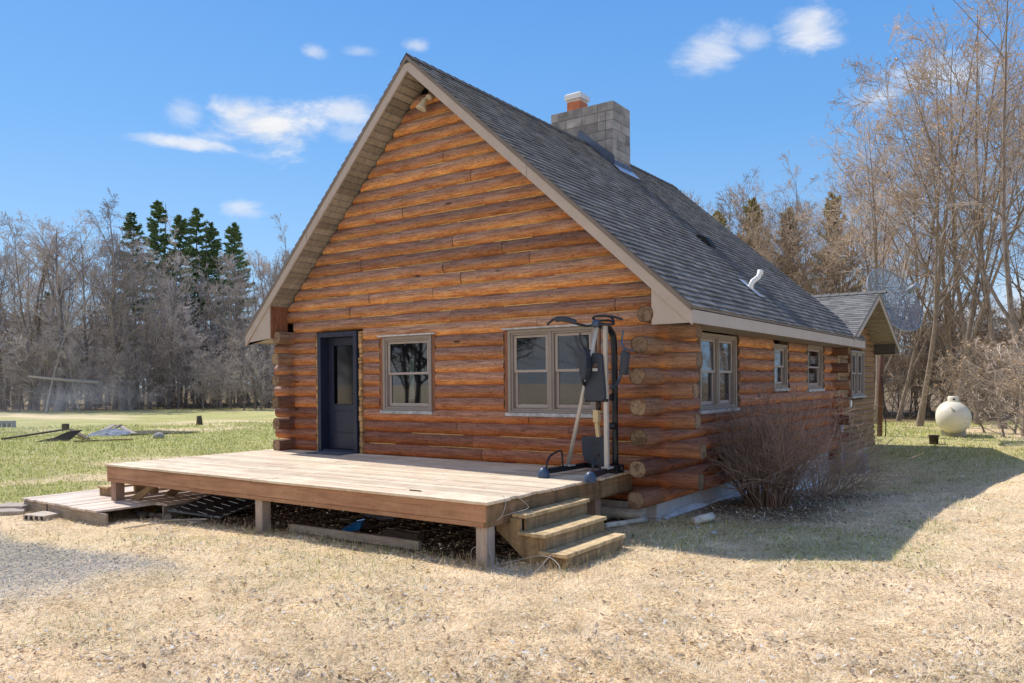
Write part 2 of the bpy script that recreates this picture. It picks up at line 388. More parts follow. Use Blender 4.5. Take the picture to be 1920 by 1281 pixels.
mb.build('log_chinking', M_CHINK, cabin)
# side wall ---------------------------------------------------------
HOLES_S = [(1.24, 2.98, 1.40, 2.64), (4.80, 5.80, 1.66, 2.64), (7.10, 8.50, 1.62, 2.68)]
mb = MB()
for K in range(12):
    z = Z0+DH*K; ext = (K % 2 == 0)
    if z > 2.62: continue
    course(mb, 1, (-.50-.10*max(0, 1-K/6)+rt(-.03, .05)) if ext else .1, 9.2 if not ext else 9.75, 4.51, z, HOLES_S, rd=.130)
log(mb, 1, -.38, 1.0, 4.55, Z0+DH*12, .5)
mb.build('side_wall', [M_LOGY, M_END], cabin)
mb = MB(); g = 4.49
for y0, y1, z0, z1 in [(0.1, 9.4, .25, 1.40), (0.1, 1.24, 1.40, 2.62), (2.98, 4.8, 1.40, 2.62), (5.8, 7.1, 1.4, 2.62), (8.5, 9.4, 1.4, 2.62), (4.8, 5.8, 1.4, 1.66), (7.1, 8.5, 1.4, 1.62)]:
    mb.add([(g, y0, z0), (g, y1, z0), (g, y1, z1), (g, y0, z1)], [(0, 1, 2, 3)])
mb.build('log_chinking', M_CHINK, cabin)
# far left wall and back wall, simpler but whole ---------------------
mb = MB()
for K in range(12):
    z = Z0+DH*K; ext = (K % 2 == 0)
    if z < 2.8: course(mb, 1, (-.34+rt(-.06, .05)) if ext else .1, 9.3 if not ext else 9.75, -2.87, z, [])
log(mb, 1, -.30, 1.0, -2.87, Z0+DH*12, .5)
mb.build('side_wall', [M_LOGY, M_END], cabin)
mb = MB()
for K in range(34):
    z = Z0+DH*K
    if z > PZ-.42: break
    if z > 3.0: a0, a1 = clipf(z-.1); course(mb, 0, a0, a1, 9.33, z, [], clipf)
    else: course(mb, 0, -3.3 if K % 2 else -2.8, 4.97 if K % 2 else 4.6, 9.33, z, [])
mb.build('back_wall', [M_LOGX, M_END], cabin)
# foundation ----------------------------------------------------------
mb = MB()
def blocks(mb, axis, a0, a1, face, z0, z1, out, t=.02):
    bh = .2; zt = z1; r = 0
    while zt > z0:
        zb = zt-bh; a = a0-(.2 if r % 2 else 0)
        while a < a1:
            s0 = max(a, a0); s1 = min(a+.4, a1)
            if s1-s0 > .02:
                e = .003; f0, f1 = sorted((face-out*.1, face))
                if axis == 1: mb.box(f0, f1, s0+e, s1-e, zb+e, zt-e, 0, rt(.3, .7))
                else: mb.box(s0+e, s1-e, f0, f1, zb+e, zt-e, 0, rt(.3, .7))
            a += .4
        zt = zb; r += 1
blocks(mb, 1, .05, 9.4, 4.49, -.8, .235, 1); blocks(mb, 0, -2.8, 4.485, .05, -.5, .235, -1)
mb.box(-2.85, 4.478, .062, 9.35, -.9, .22, 0, .3)
bevel(mb.build('foundation', M_BLOCK, cabin), .003, 1)
# roof -----------------------------------------------------------------
def shingles(mb, top, down, along, length, run, expo=.142, thick=.015, wmin=.10, wmax=.30, lo=.22, hi=.80):
    # top: corner at the ridge; down: unit vector down the slope; along: unit vector along the ridge
    top, down, along = Vector(top), Vector(down).normalized(), Vector(along).normalized(); nrm = down.cross(along)
    if nrm.z < 0: nrm = -nrm
    rows = int(run/expo)+1
    for i in range(rows):
        d0 = i*expo; d1 = min(d0+expo, run+.012)
        a = -rt(0, .15); 
        while a < length:
            w = rt(wmin, wmax); s0 = max(a, 0); s1 = min(a+w, length); a += w
            if s1-s0 < .01: continue
            lift = thick*(1 if random.random() < .5 else 1.3); dd = d1+rt(-.004, .006); tn = lo+(hi-lo)*random.random()**1.1
            p = [top+down*d0+along*s0+nrm*.001, top+down*d0+along*s1+nrm*.001, top+down*dd+along*s1+nrm*lift, top+down*dd+along*s0+nrm*lift,
                 top+down*dd+along*s1-nrm*.004, top+down*dd+along*s0-nrm*.004, top+down*d0+along*s1-nrm*.004, top+down*d0+along*s0-nrm*.004]
            mb.add(p, [(0, 3, 2, 1), (3, 5, 4, 2), (1, 2, 4, 6), (0, 7, 5, 3)], 0, tn)
OY0, OY1 = -.40, 9.96; EXL, EXR = -3.65, 5.19
roof = MB(); T = .055
def rp(x, y, dz=0): return (x, y, roof_z(x)+dz)
roof.add([rp(EXL, OY0, -.012), rp(PX, OY0, -.012), rp(EXR, OY0, -.012), rp(EXL, OY1, -.012), rp(PX, OY1, -.012), rp(EXR, OY1, -.012),
          rp(EXL, OY0, -T), rp(PX, OY0, -T), rp(EXR, OY0, -T), rp(EXL, OY1, -T), rp(PX, OY1, -T), rp(EXR, OY1, -T)],
         [(0, 1, 4, 3), (1, 2, 5, 4), (6, 9, 10, 7), (7, 10, 11, 8), (0, 6, 7, 1), (1, 7, 8, 2), (3, 4, 10, 9), (4, 5, 11, 10), (0, 3, 9, 6), (2, 8, 11, 5)], 0, .2)
dr = Vector((1, 0, -SR)).normalized(); dl = Vector((-1, 0, -SL)).normalized()
shingles(roof, (PX, OY0-.015, PZ), dr, (0, 1, 0), OY1-OY0+.03, math.hypot(EXR-PX, (EXR-PX)*SR)+.015)
shingles(roof, (PX, OY0-.015, PZ), dl, (0, 1, 0), OY1-OY0+.03, math.hypot(PX-EXL, (PX-EXL)*SL)+.015, wmin=.3, wmax=.6)
roofo = roof.build('roof', M_SHIN, cabin)
mb = MB(); y = OY0-.02
while y < OY1:
    w = .30; z = PZ+.022
    mb.add([(PX-.14, y, roof_z(PX-.14)+.028), (PX, y, z+.012), (PX+.14, y, roof_z(PX+.14)+.028), (PX-.14, y+w, roof_z(PX-.14)+.014), (PX, y+w, z-.004), (PX+.14, y+w, roof_z(PX+.14)+.014),
            (PX-.14, y, roof_z(PX-.14)), (PX+.14, y, roof_z(PX+.14))], [(0, 1, 4, 3), (1, 2, 5, 4), (0, 6, 1), (1, 7, 2), (6, 7, 1)], 0, rt(.2, .8)); y += .2
mb.build('ridge_cap', M_RIDGE, cabin)
# rake boards, front and back: dark drip strip above, light fascia below
def rake(yf, out, name='rake_board'):
    mb = MB()
    for sgn, ex, s in ((-1, EXL, SL), (1, EXR, SR)):
        for (u, v, m, e) in ((-.006, -.075, 1, .022), (-.075, -.25, 0, .010)):
            y0, y1 = sorted((yf, yf-out*e-out*.0)); y0, y1 = sorted((yf+out*.03, yf-out*e)) if False else sorted((yf+out*.02, yf-out*e))
            x0, x1 = (ex, PX) if sgn < 0 else (PX, ex); x1e = x1
            P = [(x0, roof_z(x0)+v), (x1, roof_z(x1)+v), (x1, roof_z(x1)+u), (x0, roof_z(x0)+u)]
            mb.prism(P, 1, y0, y1, m, rt(.4, .6))
    # seams
    for x in (-1.9, 2.75): 
        zc = roof_z(x); mb.prism([(x, zc-.25), (x+.006, zc-.25), (x+.006, zc-.076), (x, zc-.076)], 1, yf-out*.012, yf-out*.008, 1, .1)
    return mb.build(name, [M_FASC, M_DRIP], cabin)
rake(OY0, 1); rake(OY1, -1)
# eave fascia
mb = MB(); mb.box(EXR-.02, EXR, OY0+.02, OY1-.02, 2.59, roof_z(EXR)-.02, 0, .5); mb.box(EXR+.0, EXR+.012, OY0, OY1, roof_z(EXR)-.045, roof_z(EXR)-.006, 1, .5)
mb.build('eave_fascia', [M_FASC, M_DRIP], cabin); mb = MB(); mb.box(EXL, EXL+.02, OY0+.02, OY1-.02, 2.66, roof_z(EXL)-.02, 0, .5)
mb.build('eave_fascia', [M_FASC, M_DRIP], cabin)
# rake soffit: boards running out from the wall
SOF = {}
for ex, s, sg in ((EXL+.02, SL, -1), (EXR-.02, SR, 1)):
    n = int(math.hypot(ex-PX, (ex-PX)*s)/.125); 
    for i in range(n):
        x0 = PX+(ex-PX)*i/n; x1 = PX+(ex-PX)*(i+1)/n; g = (x1-x0)*.10; tn = rt(.0, 1.0); st = .012*(1 if i % 3 else 1.8)
        for (ya, yb) in ((OY0+.02, .12), (9.3, OY1-.02)):
            mb = SOF.setdefault((sg, ya), MB())
            za = roof_z(x0)-.232; zb = roof_z(x1-g)-.232
            mb.add([(x0, ya, za-st), (x1-g, ya, zb), (x1-g, yb, zb), (x0, yb, za-st), (x0, ya, za+.02), (x1-g, ya, zb+.02), (x0, yb, za+.02), (x1-g, yb, zb+.02)],
                   [(0, 1, 2, 3), (0, 4, 5, 1), (3, 2, 7, 6), (4, 6, 7, 5), (0, 3, 6, 4), (1, 5, 7, 2)], 0, tn)
for mb in SOF.values(): mb.build('rake_soffit', M_SOFF, cabin)
# boxed eave ends and eave soffit
mb = MB()
mb.prism([(4.64, 2.59), (EXR-.02, 2.59), (EXR-.02, roof_z(EXR)-.24), (4.64, roof_z(4.64)-.24)], 1, OY0+.015, OY0+.035, 0, .5)
mb.prism([(4.64, 2.60), (EXR-.02, 2.60), (EXR-.02, 2.62), (4.64, 2.62)], 1, OY0+.03, OY1-.03, 1, .4)
RB = mb; mb = MB(); mb.prism([(EXL+.02, 2.66), (-2.95, 2.72), (-2.95, roof_z(-2.95)-.24), (EXL+.02, roof_z(EXL)-.24)], 1, OY0+.015, OY0+.035, 0, .5)
mb.prism([(EXL+.02, 2.67), (-2.99, 2.73), (-2.99, 2.75), (EXL+.02, 2.69)], 1, OY0+.03, OY1-.03, 1, .4)
mb.prism([(-2.97, 2.72), (-2.95, 2.72), (-2.95, roof_z(-2.95)-.24), (-2.97, roof_z(-2.97)-.24)], 1, OY0+.035, .02, 2, .5)
mb.build('eave_box', [M_FASC, M_SOFF, M_TRIMR], cabin); mb = RB; mb.prism([(4.64, 2.59), (4.66, 2.59), (4.66, roof_z(4.66)-.24), (4.64, roof_z(4.64)-.24)], 1, OY0+.035, .02, 2, .5)
mb.build('eave_box', [M_FASC, M_SOFF, M_TRIMR], cabin)
# chimney ----------------------------------------------------------------
CX0, CX1, CY0, CY1, CT = -.37, 1.18, 5.24, 6.04, 7.83
mb = MB(); mb.box(CX0+.01, CX1-.01, CY0+.01, CY1-.01, 5.6, CT-.02, 1, .5)
r = 0; zt = CT
while zt > 6.1:
    zb = zt-.2
    for axis, a0, a1, f, out in ((0, CX0, CX1, CY0, -1), (1, CY0, CY1, CX1, 1), (0, CX0, CX1, CY1, 1), (1, CY0, CY1, CX0, -1)):
        a = a0-(.2 if (r+axis) % 2 else 0)
        while a < a1-.01:
            w = .39 if random.random() < .8 else .2; s0 = max(a, a0); s1 = min(a+w, a1)
            if s1-s0 > .03:
                e = .005; d = rt(-.004, .006); f0, f1 = sorted((f-out*.05, f+out*d)); tn = rt(.1, 1)
                if axis: mb.box(f0, f1, s0+e, s1-e, zb+e, zt-e, 0, tn)
                else: mb.box(s0+e, s1-e, f0, f1, zb+e, zt-e, 0, tn)
            a += w
    zt = zb; r += 1
ch = bevel(mb.build('chimney', [M_CHIM, M_MORTAR], cabin), .006, 2)
mb = MB()
for cx_, cy_, h in ((.10, 5.60, .26),): mb.box(cx_-.17, cx_+.17, cy_-.17, cy_+.17, CT-.02, CT+h, 0, .6)
fl = bevel(mb.build('flue', M_CLAY, cabin), .01); mb = MB(); mb.box(-.30, -.04-.12, 5.45, 5.75, CT-.02, CT+.05, 0, .4); mb.build('flue', M_CLAY, cabin); mb = MB(); mb.box(.72, 1.02, 5.42, 5.74, CT-.02, CT+.055, 0, .4)
fl = bevel(mb.build('flue', M_CLAY, cabin), .01); 
mb = MB(); mb.box(-.11, .31, 5.39, 5.81, CT+.30, CT+.42, 0, .5); mb.box(-.06, .26, 5.44, 5.76, CT+.25, CT+.31, 0, .3); mb.box(-.08, .28, 5.42, 5.78, CT+.42, CT+.445, 0, .8)
bevel(mb.build('flue_cap', M_CAPW, cabin), .02, 3)
mb = MB()
mb.prism([(.22, roof_z(.22)+.05), (.50, roof_z(.5)-.02), (CX1+.03, roof_z(CX1)-.04), (CX1+.03, roof_z(CX1)+.22), (.36, roof_z(.5)+.30)], 1, CY0-.03, CY0-.012, 0, .3)
mb.box(CX1+.01, CX1+.03, CY0-.02, CY1+.02, roof_z(CX1)-.05, roof_z(CX1)+.13, 0, .6)
mb.prism([(CX1+.03, roof_z(CX1)+.02), (CX1+.17, roof_z(CX1+.17)+.025), (CX1+.17, roof_z(CX1+.17)+.033), (CX1+.03, roof_z(CX1)+.03)], 1, CY0-.03, CY1+.1, 1, .6)
mb.build('chimney_flashing', [M_FLASH, M_FLASHL], cabin)
# plumbing vent and low black vent on the slope
bx, by = 4.50, 4.04; bz = roof_z(bx)
mb = MB(); mb.tube([(bx-.03, by, bz-.1), (bx-.03, by, bz+.10), (bx-.0, by+.02, bz+.17), (bx+.07, by+.12, bz+.25), (bx+.09, by+.16, bz+.36)], .045, 16); 
mb.tube([(bx+.083, by+.15, bz+.29), (bx+.092, by+.165, bz+.37)], .051, 16); mb.build('vent_pipe', M_WHITE, cabin)
mb = MB(); mb.prism([(bx-.2, roof_z(bx-.2)+.03), (bx+.16, roof_z(bx+.16)+.03), (bx+.16, roof_z(bx+.16)+.036), (bx-.2, roof_z(bx-.2)+.036)], 1, by-.14, by+.14, 0, .4); mb.build('vent_flashing', M_FLASHL, cabin)
vx, vy = 3.28, 5.05
mb = MB(); mb.prism([(vx-.16, roof_z(vx-.16)+.02), (vx+.14, roof_z(vx+.14)+.02), (vx+.14, roof_z(vx+.14)+.09), (vx+.02, roof_z(vx)+.12), (vx-.14, roof_z(vx-.14)+.05)], 1, vy-.13, vy+.13, 0, .3)
mb.build('roof_vent', simple('black_vent', (.015, .017, .02), .6), cabin)
# floodlight at the gable apex
p = Vector((.60, -.13, 6.36))
mb = MB(); mb.tube([(.66, -.0, 6.48), (.64, -.08, 6.44)], .045, 12); mb.tube([(.64, -.08, 6.45), tuple(p+Vector((0, .02, .05)))], .02, 10)
d = Vector((-.25, -.3, -1)).normalized(); q = d.to_track_quat('Z', 'Y').to_matrix()
mb.lathe([(.02, -.06), (.04, -.03), (.045, .02), (.085, .10), (.088, .12), (.075, .125), (0, .12)], 18, p, mat=q)
mb.build('floodlight', simple('floodlight_shell', (.62, .56, .42), .4), cabin)

# ---------------------------------------------------------------- windows and door
class Fr:                 # local frame: u along the wall, z up, w outward
    def __init__(s, side, base): s.side = side; s.base = base
    def box(s, mb, u0, u1, z0, z1, w0, w1, m=0, t=.5):
        if s.side == 'f': mb.box(u0, u1, s.base-w1, s.base-w0, z0, z1, m, t)
        else: mb.box(s.base+w0, s.base+w1, u0, u1, z0, z1, m, t)
def double_hung(fr, u0, u1, z0, z1, par, screen=False, inset=0):
    st = .045
    mb = MB(); fr.box(mb, u0, u0+.03, z0, z1, -.09, .0, 0); fr.box(mb, u1-.03, u1, z0, z1, -.09, 0, 0)
    fr.box(mb, u0+.03, u1-.03, z1-.03, z1, -.09, 0, 0); fr.box(mb, u0+.03, u1-.03, z0, z0+.03, -.09, 0, 0)
    bevel(mb.build('jamb', M_WFRAME, par), .003, 1)
    zm = (z0+z1)/2+.01; a0, a1 = u0+.032, u1-.032
    for (b0, b1, w) in ((zm-.02, z1-.032, -.03), (z0+.032, zm+.02, -.06)):
        mb = MB(); fr.box(mb, a0, a0+st, b0, b1, w-.025, w, 0); fr.box(mb, a1-st, a1, b0, b1, w-.025, w, 0)
        fr.box(mb, a0+st, a1-st, b1-.038, b1, w-.025, w, 0); fr.box(mb, a0+st, a1-st, b0, b0+(.038 if w > -.05 else .06), w-.025, w, 0)
        s = bevel(mb.build('sash', M_SASH, par), .003, 1)
        mb = MB(); fr.box(mb, a0+st-.004, a1-st+.004, b0+.03, b1-.03, w-.016, w-.011, 0); mb.build('pane', M_GLASS, s)
        s.children[0].matrix_parent_inverse = Matrix.Identity(4); 
    if screen:
        mb = MB(); fr.box(mb, a0+.02, a1-.02, z0+.05, z1-.05, -.094, -.091, 0); mb.build('insect_screen', M_SCREEN2, par)
def screen_mat():
    k = NM('insect_screen_mesh'); tr = k.n('ShaderNodeBsdfTransparent'); mx = k.n('ShaderNodeMixShader'); mx.inputs[0].default_value = .72
    k.set((.05, .05, .062), .7); k.l(tr.outputs[0], mx.inputs[1]); k.l(k.b.outputs[0], mx.inputs[2]); k.l(mx.outputs[0], k.out.inputs[0]); return k.m
M_SCREEN2 = screen_mat()
def window(fr, u0, u1, z0, z1, name, units=1, screens=(False,), head=True, trim=True, sill=.05):
    w = empty(name, (0, 0, 0)); w.parent = cabin; w.matrix_parent_inverse = Matrix.Translation(-cabin.location)
    mb = MB(); e = .05
    fr.box(mb, u0, u0+e, z0, z1, -.11, .02); fr.box(mb, u1-e, u1, z0, z1, -.11, .02); fr.box(mb, u0+e, u1-e, z1-e, z1, -.11, .02); fr.box(mb, u0+e, u1-e, z0, z0+.03, -.11, .02)
    n = units; W = (u1-u0-2*e-(n-1)*.05)/n
    for i in range(1, n): fr.box(mb, u0+e+i*W+(i-1)*.05, u0+e+i*W+i*.05, z0+.03, z1-e, -.11, .012)
    bevel(mb.build('window_frame', M_WFRAME, w), .004, 1)
    for i in range(n): double_hung(fr, u0+e+i*(W+.05), u0+e+i*(W+.05)+W, z0+.03, z1-e, w, screens[i])
    mb = MB(); fr.box(mb, u0-.04, u1+.04, z0-.055, z0-.002, -.1, sill, 0, rt(.3, .7)); bevel(mb.build('sill', M_SILL, w), .006)
    if head: mb = MB(); fr.box(mb, u0-.09, u1+.09, z1+.003, z1+.028, -.1, .065, 0, .9); bevel(mb.build('head_flashing', M_SILL, w), .005)
    if trim:
        mb = MB(); fr.box(mb, u0-.075, u0-.003, z0-.02, z1, -.1, .0, 0, rt()); bevel(mb.build('side_trim', M_TRIMR, w), .006); mb = MB(); fr.box(mb, u1+.003, u1+.075, z0-.02, z1, -.1, .0, 0, rt()); bevel(mb.build('side_trim', M_TRIMR, w), .006)
    mb = MB(); fr.box(mb, u0-.3, u1+.3, z0-.3, z1+.2, -.95, -.9); fr.box(mb, u0-.3, u0-.28, z0-.3, z1+.2, -.9, -.2); fr.box(mb, u1+.28, u1+.3, z0-.3, z1+.2, -.9, -.2)
    fr.box(mb, u0-.3, u1+.3, z0-.3, z0-.28, -.9, -.2); fr.box(mb, u0-.3, u1+.3, z1+.18, z1+.2, -.9, -.2)
    mb.build('dark_room', M_INT, w)
    return w
FR = Fr('f', 0.03); SD = Fr('s', 4.60)
w1 = window(FR, -.50, .585, 1.42, 2.655, 'window', 1)
mb = MB(); FR.box(mb, -.34, -.24, 1.6, 2.3, -.5, -.48, 0, .9); mb.build('curtain', simple('pale_green_wall', (.42, .55, .47), .8), w1)
w2 = window(FR, 2.10, 3.60, 1.42, 2.655, 'window', 2, (False, True))
mb = MB(); FR.box(mb, 2.64, 2.74, 1.45, 2.12, -.45, -.42, 0, .5); FR.box(mb, 2.67, 2.73, 2.22, 2.33, -.45, -.40, 0, .8); mb.build('lamp_stand', simple('brass_tan', (.38, .30, .16), .5), w2)
w3 = window(SD, 1.30, 2.86, 1.44, 2.58, 'window', 2, (True, True), head=False, trim=False)
w4 = window(SD, 4.86, 5.72, 1.72, 2.54, 'window', 1, (True,), head=False, trim=False)
w5 = window(SD, 7.18, 8.42, 1.68, 2.60, 'window', 1, (False,), head=False, trim=False)
for w, u0, u1, z0, z1 in ((w3, 1.36, 2.80, 1.5, 2.5), (w5, 7.26, 7.8, 1.75, 2.5)):
    mb = MB(); n = 40
    for i in range(n):
        a = u0+(u1-u0)*i/n; b2 = u0+(u1-u0)*(i+1)/n; f = lambda q: 4.47+.025*math.sin(q*38)+.02*math.sin(q*17)
        mb.add([(f(a), a, z0), (f(b2), b2, z0), (f(b2), b2, z1), (f(a), a, z1)], [(0, 1, 2, 3)], 0, .5, True)
    mb.build('curtain', M_CURT, w)
# door
door = empty('door'); door.parent = cabin; door.matrix_parent_inverse = Matrix.Translation(-cabin.location)
D0, D1, DZ, DT = -2.06, -1.06, .68, 2.79
mb = MB()
mb.box(D0-.0, D0+.085, -.055, .22, DZ-.02, DT-.085); mb.box(D1-.085, D1, -.055, .22, DZ-.02, DT-.085); mb.box(D0, D1, -.055, .22, DT-.085, DT); mb.box(D0+.085, D1-.085, -.03, .22, DZ-.02, DZ+.03)
bevel(mb.build('door_frame', M_NAVY, door), .005)
a, b2 = D0+.09, D1-.09; yf = .13; zb, ztp = DZ+.035, DT-.09
gl0, gl1, gz0, gz1 = a+.13, b2-.10, zb+.80, ztp-.14
mb = MB()
mb.box(a, gl0, yf, yf+.045, zb, ztp); mb.box(gl1, b2, yf, yf+.045, zb, ztp); mb.box(gl0, gl1, yf, yf+.045, gz1, ztp); mb.box(gl0, gl1, yf, yf+.045, zb, gz0)
mb.box(gl0+.0, gl1, yf-.012, yf, gz0-.52, gz0-.50); mb.box(gl0, gl1, yf-.012, yf, gz0-.14, gz0-.12); mb.box(gl0, gl0+.02, yf-.012, yf, gz0-.50, gz0-.14); mb.box(gl1-.02, gl1, yf-.012, yf, gz0-.50, gz0-.14)
mb.box(gl0-.02, gl0, yf-.014, yf, gz0-.02, gz1+.02); mb.box(gl1, gl1+.02, yf-.014, yf, gz0-.02, gz1+.02); mb.box(gl0, gl1, yf-.014, yf, gz1, gz1+.02); mb.box(gl0, gl1, yf-.014, yf, gz0-.02, gz0)
dp = bevel(mb.build('door_panel', M_NAVY, door), .004, 1)
mb = MB(); mb.box(gl0-.002, gl1+.002, yf+.018, yf+.024, gz0-.002, gz1+.002); mb.build('door_glass', M_DGLASS, door)
mb = MB(); mb.box(a-.1, b2+.1, 1.1, 1.12, zb-.1, ztp+.1); mb.box(a-.1, a-.08, .2, 1.1, zb-.1, ztp+.1); mb.box(b2+.08, b2+.1, .2, 1.1, zb-.1, ztp+.1); mb.box(a-.1, b2+.1, .2, 1.1, zb-.12, zb-.1); mb.build('dark_room', M_INT, door)
mb = MB(); mb.box(b2-.075, b2-.035, yf-.010, yf, zb+.86, zb+1.02, 0, .8); mb.tube([(b2-.055, yf-.005, zb+.95), (b2-.055, yf-.05, zb+.95), (b2-.15, yf-.055, zb+.95)], .010, 8); hd_ = mb.build('handle', M_BLACKM, door)
for x0 in (D0-.085, D1+.01):         # rough cut log ends packed beside the frame
    mb = MB()
    z = DZ-.02
    while z < DT-.02:
        h = rt(.05, .12); mb.box(x0+rt(0, .02), x0+.07+rt(0, .015), rt(-.035, -.01), .2, z, min(z+h, DT-.01), 0, rt()); z += h+.003
    bevel(mb.build('rough_opening_trim', simple('raw_cut_wood', (.42, .26, .12), .9, .5, 14), door), .012)

# ---------------------------------------------------------------- rear wing
WX, WY0, WY1 = 4.60, 9.72, 14.15
WPY, WPZ = 11.72, 4.05; WEX = 5.18; WE0, WE1, WEZ = 8.72, 14.72, 2.78
def wz(y): return WPZ-(WPY-y)*(WPZ-WEZ)/(WPY-WE0) if y < WPY else WPZ-(y-WPY)*(WPZ-WEZ)/(WE1-WPY)
mb = MB(); z = .12; hole = (10.93, 12.60, 1.40, 2.66)
while z < 3.9:
    y0, y1 = WY0, WY1
    if z > 2.6: 
        f = (WPZ-.22-z)/(WPZ-.22-2.62); y0 = max(WY0, WPY-(WPY-8.9)*f); y1 = min(WY1, WPY+(14.5-WPY)*f)
    course(mb, 1, y0, y1, WX-.05, z, [hole], ry=.078, rd=.075); z += .145
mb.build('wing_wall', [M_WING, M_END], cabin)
mb = MB(); mb.box(2.0, WX-.06, WY0+.0, WY1-.06, .0, 2.7, 0, .5); 
mb.prism([(WY0, 2.6), (WY1-.06, 2.6), (WPY, WPZ-.25)], 0, 2.0, WX-.065, 0, .5); mb.build('wing_core', simple('wing_sheathing', (.13, .06, .035), .8), cabin)
mb = MB(); mb.box(WX-.03, WX+.04, WY0-.02, WY0+.07, .0, 2.64, 0, .5); mb.box(WX+.0, WX+.035, WY0+.1, WY0+.2, .0, 2.64, 0, .5)
mb.box(4.42, WX-.03, WY0-.03, WY0-.002, .0, 2.64, 1, .5); mb.build('corner_trim', [simple('tan_trim', (.34, .22, .11), .6), simple('red_brown_board', (.16, .045, .02), .6)], cabin)
mb = MB(); blocks(mb, 1, WY0, WY1, WX-.02, -.8, .06, 1); mb.box(2.1, WX-.03, WY0, WY1-.02, -.9, .05, 0, .3); mb.build('foundation', M_BLOCK, cabin)
wr = MB(); cr = .06
xw = 2.2
wr.add([(xw, WE0, WEZ-.01), (WEX, WE0, WEZ-.01), (WEX, WPY, WPZ-.01), (xw, WPY, WPZ-.01), (xw, WE1, WEZ-.01), (WEX, WE1, WEZ-.01),
        (xw, WE0, WEZ-cr), (WEX, WE0, WEZ-cr), (WEX, WPY, WPZ-cr), (xw, WPY, WPZ-cr), (xw, WE1, WEZ-cr), (WEX, WE1, WEZ-cr)],
       [(0, 1, 2, 3), (3, 2, 5, 4), (6, 9, 8, 7), (9, 10, 11, 8), (1, 7, 8, 2), (2, 8, 11, 5), (0, 6, 7, 1), (4, 5, 11, 10)], 0, .5)
s1 = Vector((0, -(WPY-WE0), -(WPZ-WEZ))); s2 = Vector((0, WE1-WPY, -(WPZ-WEZ)))
shingles(wr, (xw, WPY, WPZ), s1, (1, 0, 0), WEX-xw+.02, s1.length, .14, .010, .12, .3, .45, 1.0)
shingles(wr, (xw, WPY, WPZ), s2, (1, 0, 0), WEX-xw+.02, s2.length, .14, .010, .3, .6, .45, 1.0)
x = xw
while x < WEX:
    for sg in (-1, 1): wr.add([(x, WPY, WPZ+.03), (x+.3, WPY, WPZ+.045), (x+.3, WPY+sg*.14, WPZ-.03), (x, WPY+sg*.14, WPZ-.045)], [(0, 1, 2, 3)], 0, .6)
    x += .22
wr.build('wing_roof', M_SHIN, cabin)
mb = MB()
for (ya, yb) in ((WE0, WPY), (WPY, WE1)):
    for (u, v, m, e) in ((-.004, -.05, 1, .024), (-.05, -.19, 0, .012)):
        mb.prism([(ya, wz(ya)+v), (yb, wz(yb)+v), (yb, wz(yb)+u), (ya, wz(ya)+u)], 0, WEX-.02, WEX+e-.0, m, .4)
mb.box(xw, WEX, WE0-.02, WE0, WEZ-.18, WEZ-.02, 0, .4); mb.box(xw, WEX, WE1, WE1+.02, WEZ-.18, WEZ-.02, 0, .4)
mb.build('wing_rake_board', [M_FASC, M_DRIP], cabin)
mb = MB(); x = WX-.06
for (ya, yb) in ((WE0+.05, WPY), (WPY, WE1-.05)):
    n = 22
    for i in range(n):
        y0 = ya+(yb-ya)*i/n; y1 = ya+(yb-ya)*(i+.93)/n
        mb.add([(x, y0, wz(y0)-.17), (WEX-.02, y0, wz(y0)-.17), (WEX-.02, y1, wz(y1)-.165), (x, y1, wz(y1)-.165), (x, y0, wz(y0)-.15), (WEX-.02, y0, wz(y0)-.15), (WEX-.02, y1, wz(y1)-.145), (x, y1, wz(y1)-.145)],
               [(0, 3, 2, 1), (4, 5, 6, 7), (0, 1, 5, 4), (1, 2, 6, 5), (2, 3, 7, 6), (3, 0, 4, 7)], 0, rt(.1, .6))
mb.box(WX, WEX-.02, 14.17, WE1-.0, 2.56, 2.585, 0, .3); mb.prism([(14.17, 2.56), (WE1, 2.56), (WE1, wz(WE1)-.17), (14.17, wz(14.17)-.17)], 0, WEX-.06, WEX-.03, 1, .2)
mb.prism([(14.17, 2.56), (14.19, 2.56), (14.19, wz(14.19)-.17), (14.17, wz(14.17)-.17)], 0, WX, WEX-.06, 1, .2)
mb.build('wing_soffit', [M_SOFF, simple('dark_eave_board', (.10, .085, .075), .6)], cabin)
SW = Fr('s', 4.66)
ww = window(SW, 11.02, 12.52, 1.46, 2.60, 'window', 2, (True, True), head=False, trim=True)
# utility boxes on the wing corner
mb = MB(); mb.box(4.66, 4.74, 9.62, 9.80, 1.02, 1.52, 1, .5); mb.tube([(4.74, 9.70, 1.32), (4.90, 9.70, 1.32)], .11, 20, 0, .6); mb.tube([(4.90, 9.70, 1.32), (4.93, 9.70, 1.32)], .085, 20, 0, .8)
mb.tube([(4.71, 9.66, 1.05), (4.71, 9.66, .3), (4.72, 9.66, -.4)], .035, 10, 2, .5); mb.tube([(4.71, 9.82, 1.05), (4.71, 9.82, -.4)], .022, 10, 2, .7)
mb.box(4.66, 4.76, 9.58, 9.78, -.22, .02, 2, .4)
mb.build('electric_meter', [M_WHITE, simple('red_brown_metal', (.34, .10, .05), .6), simple('grey_conduit', (.36, .38, .42), .5)], cabin)

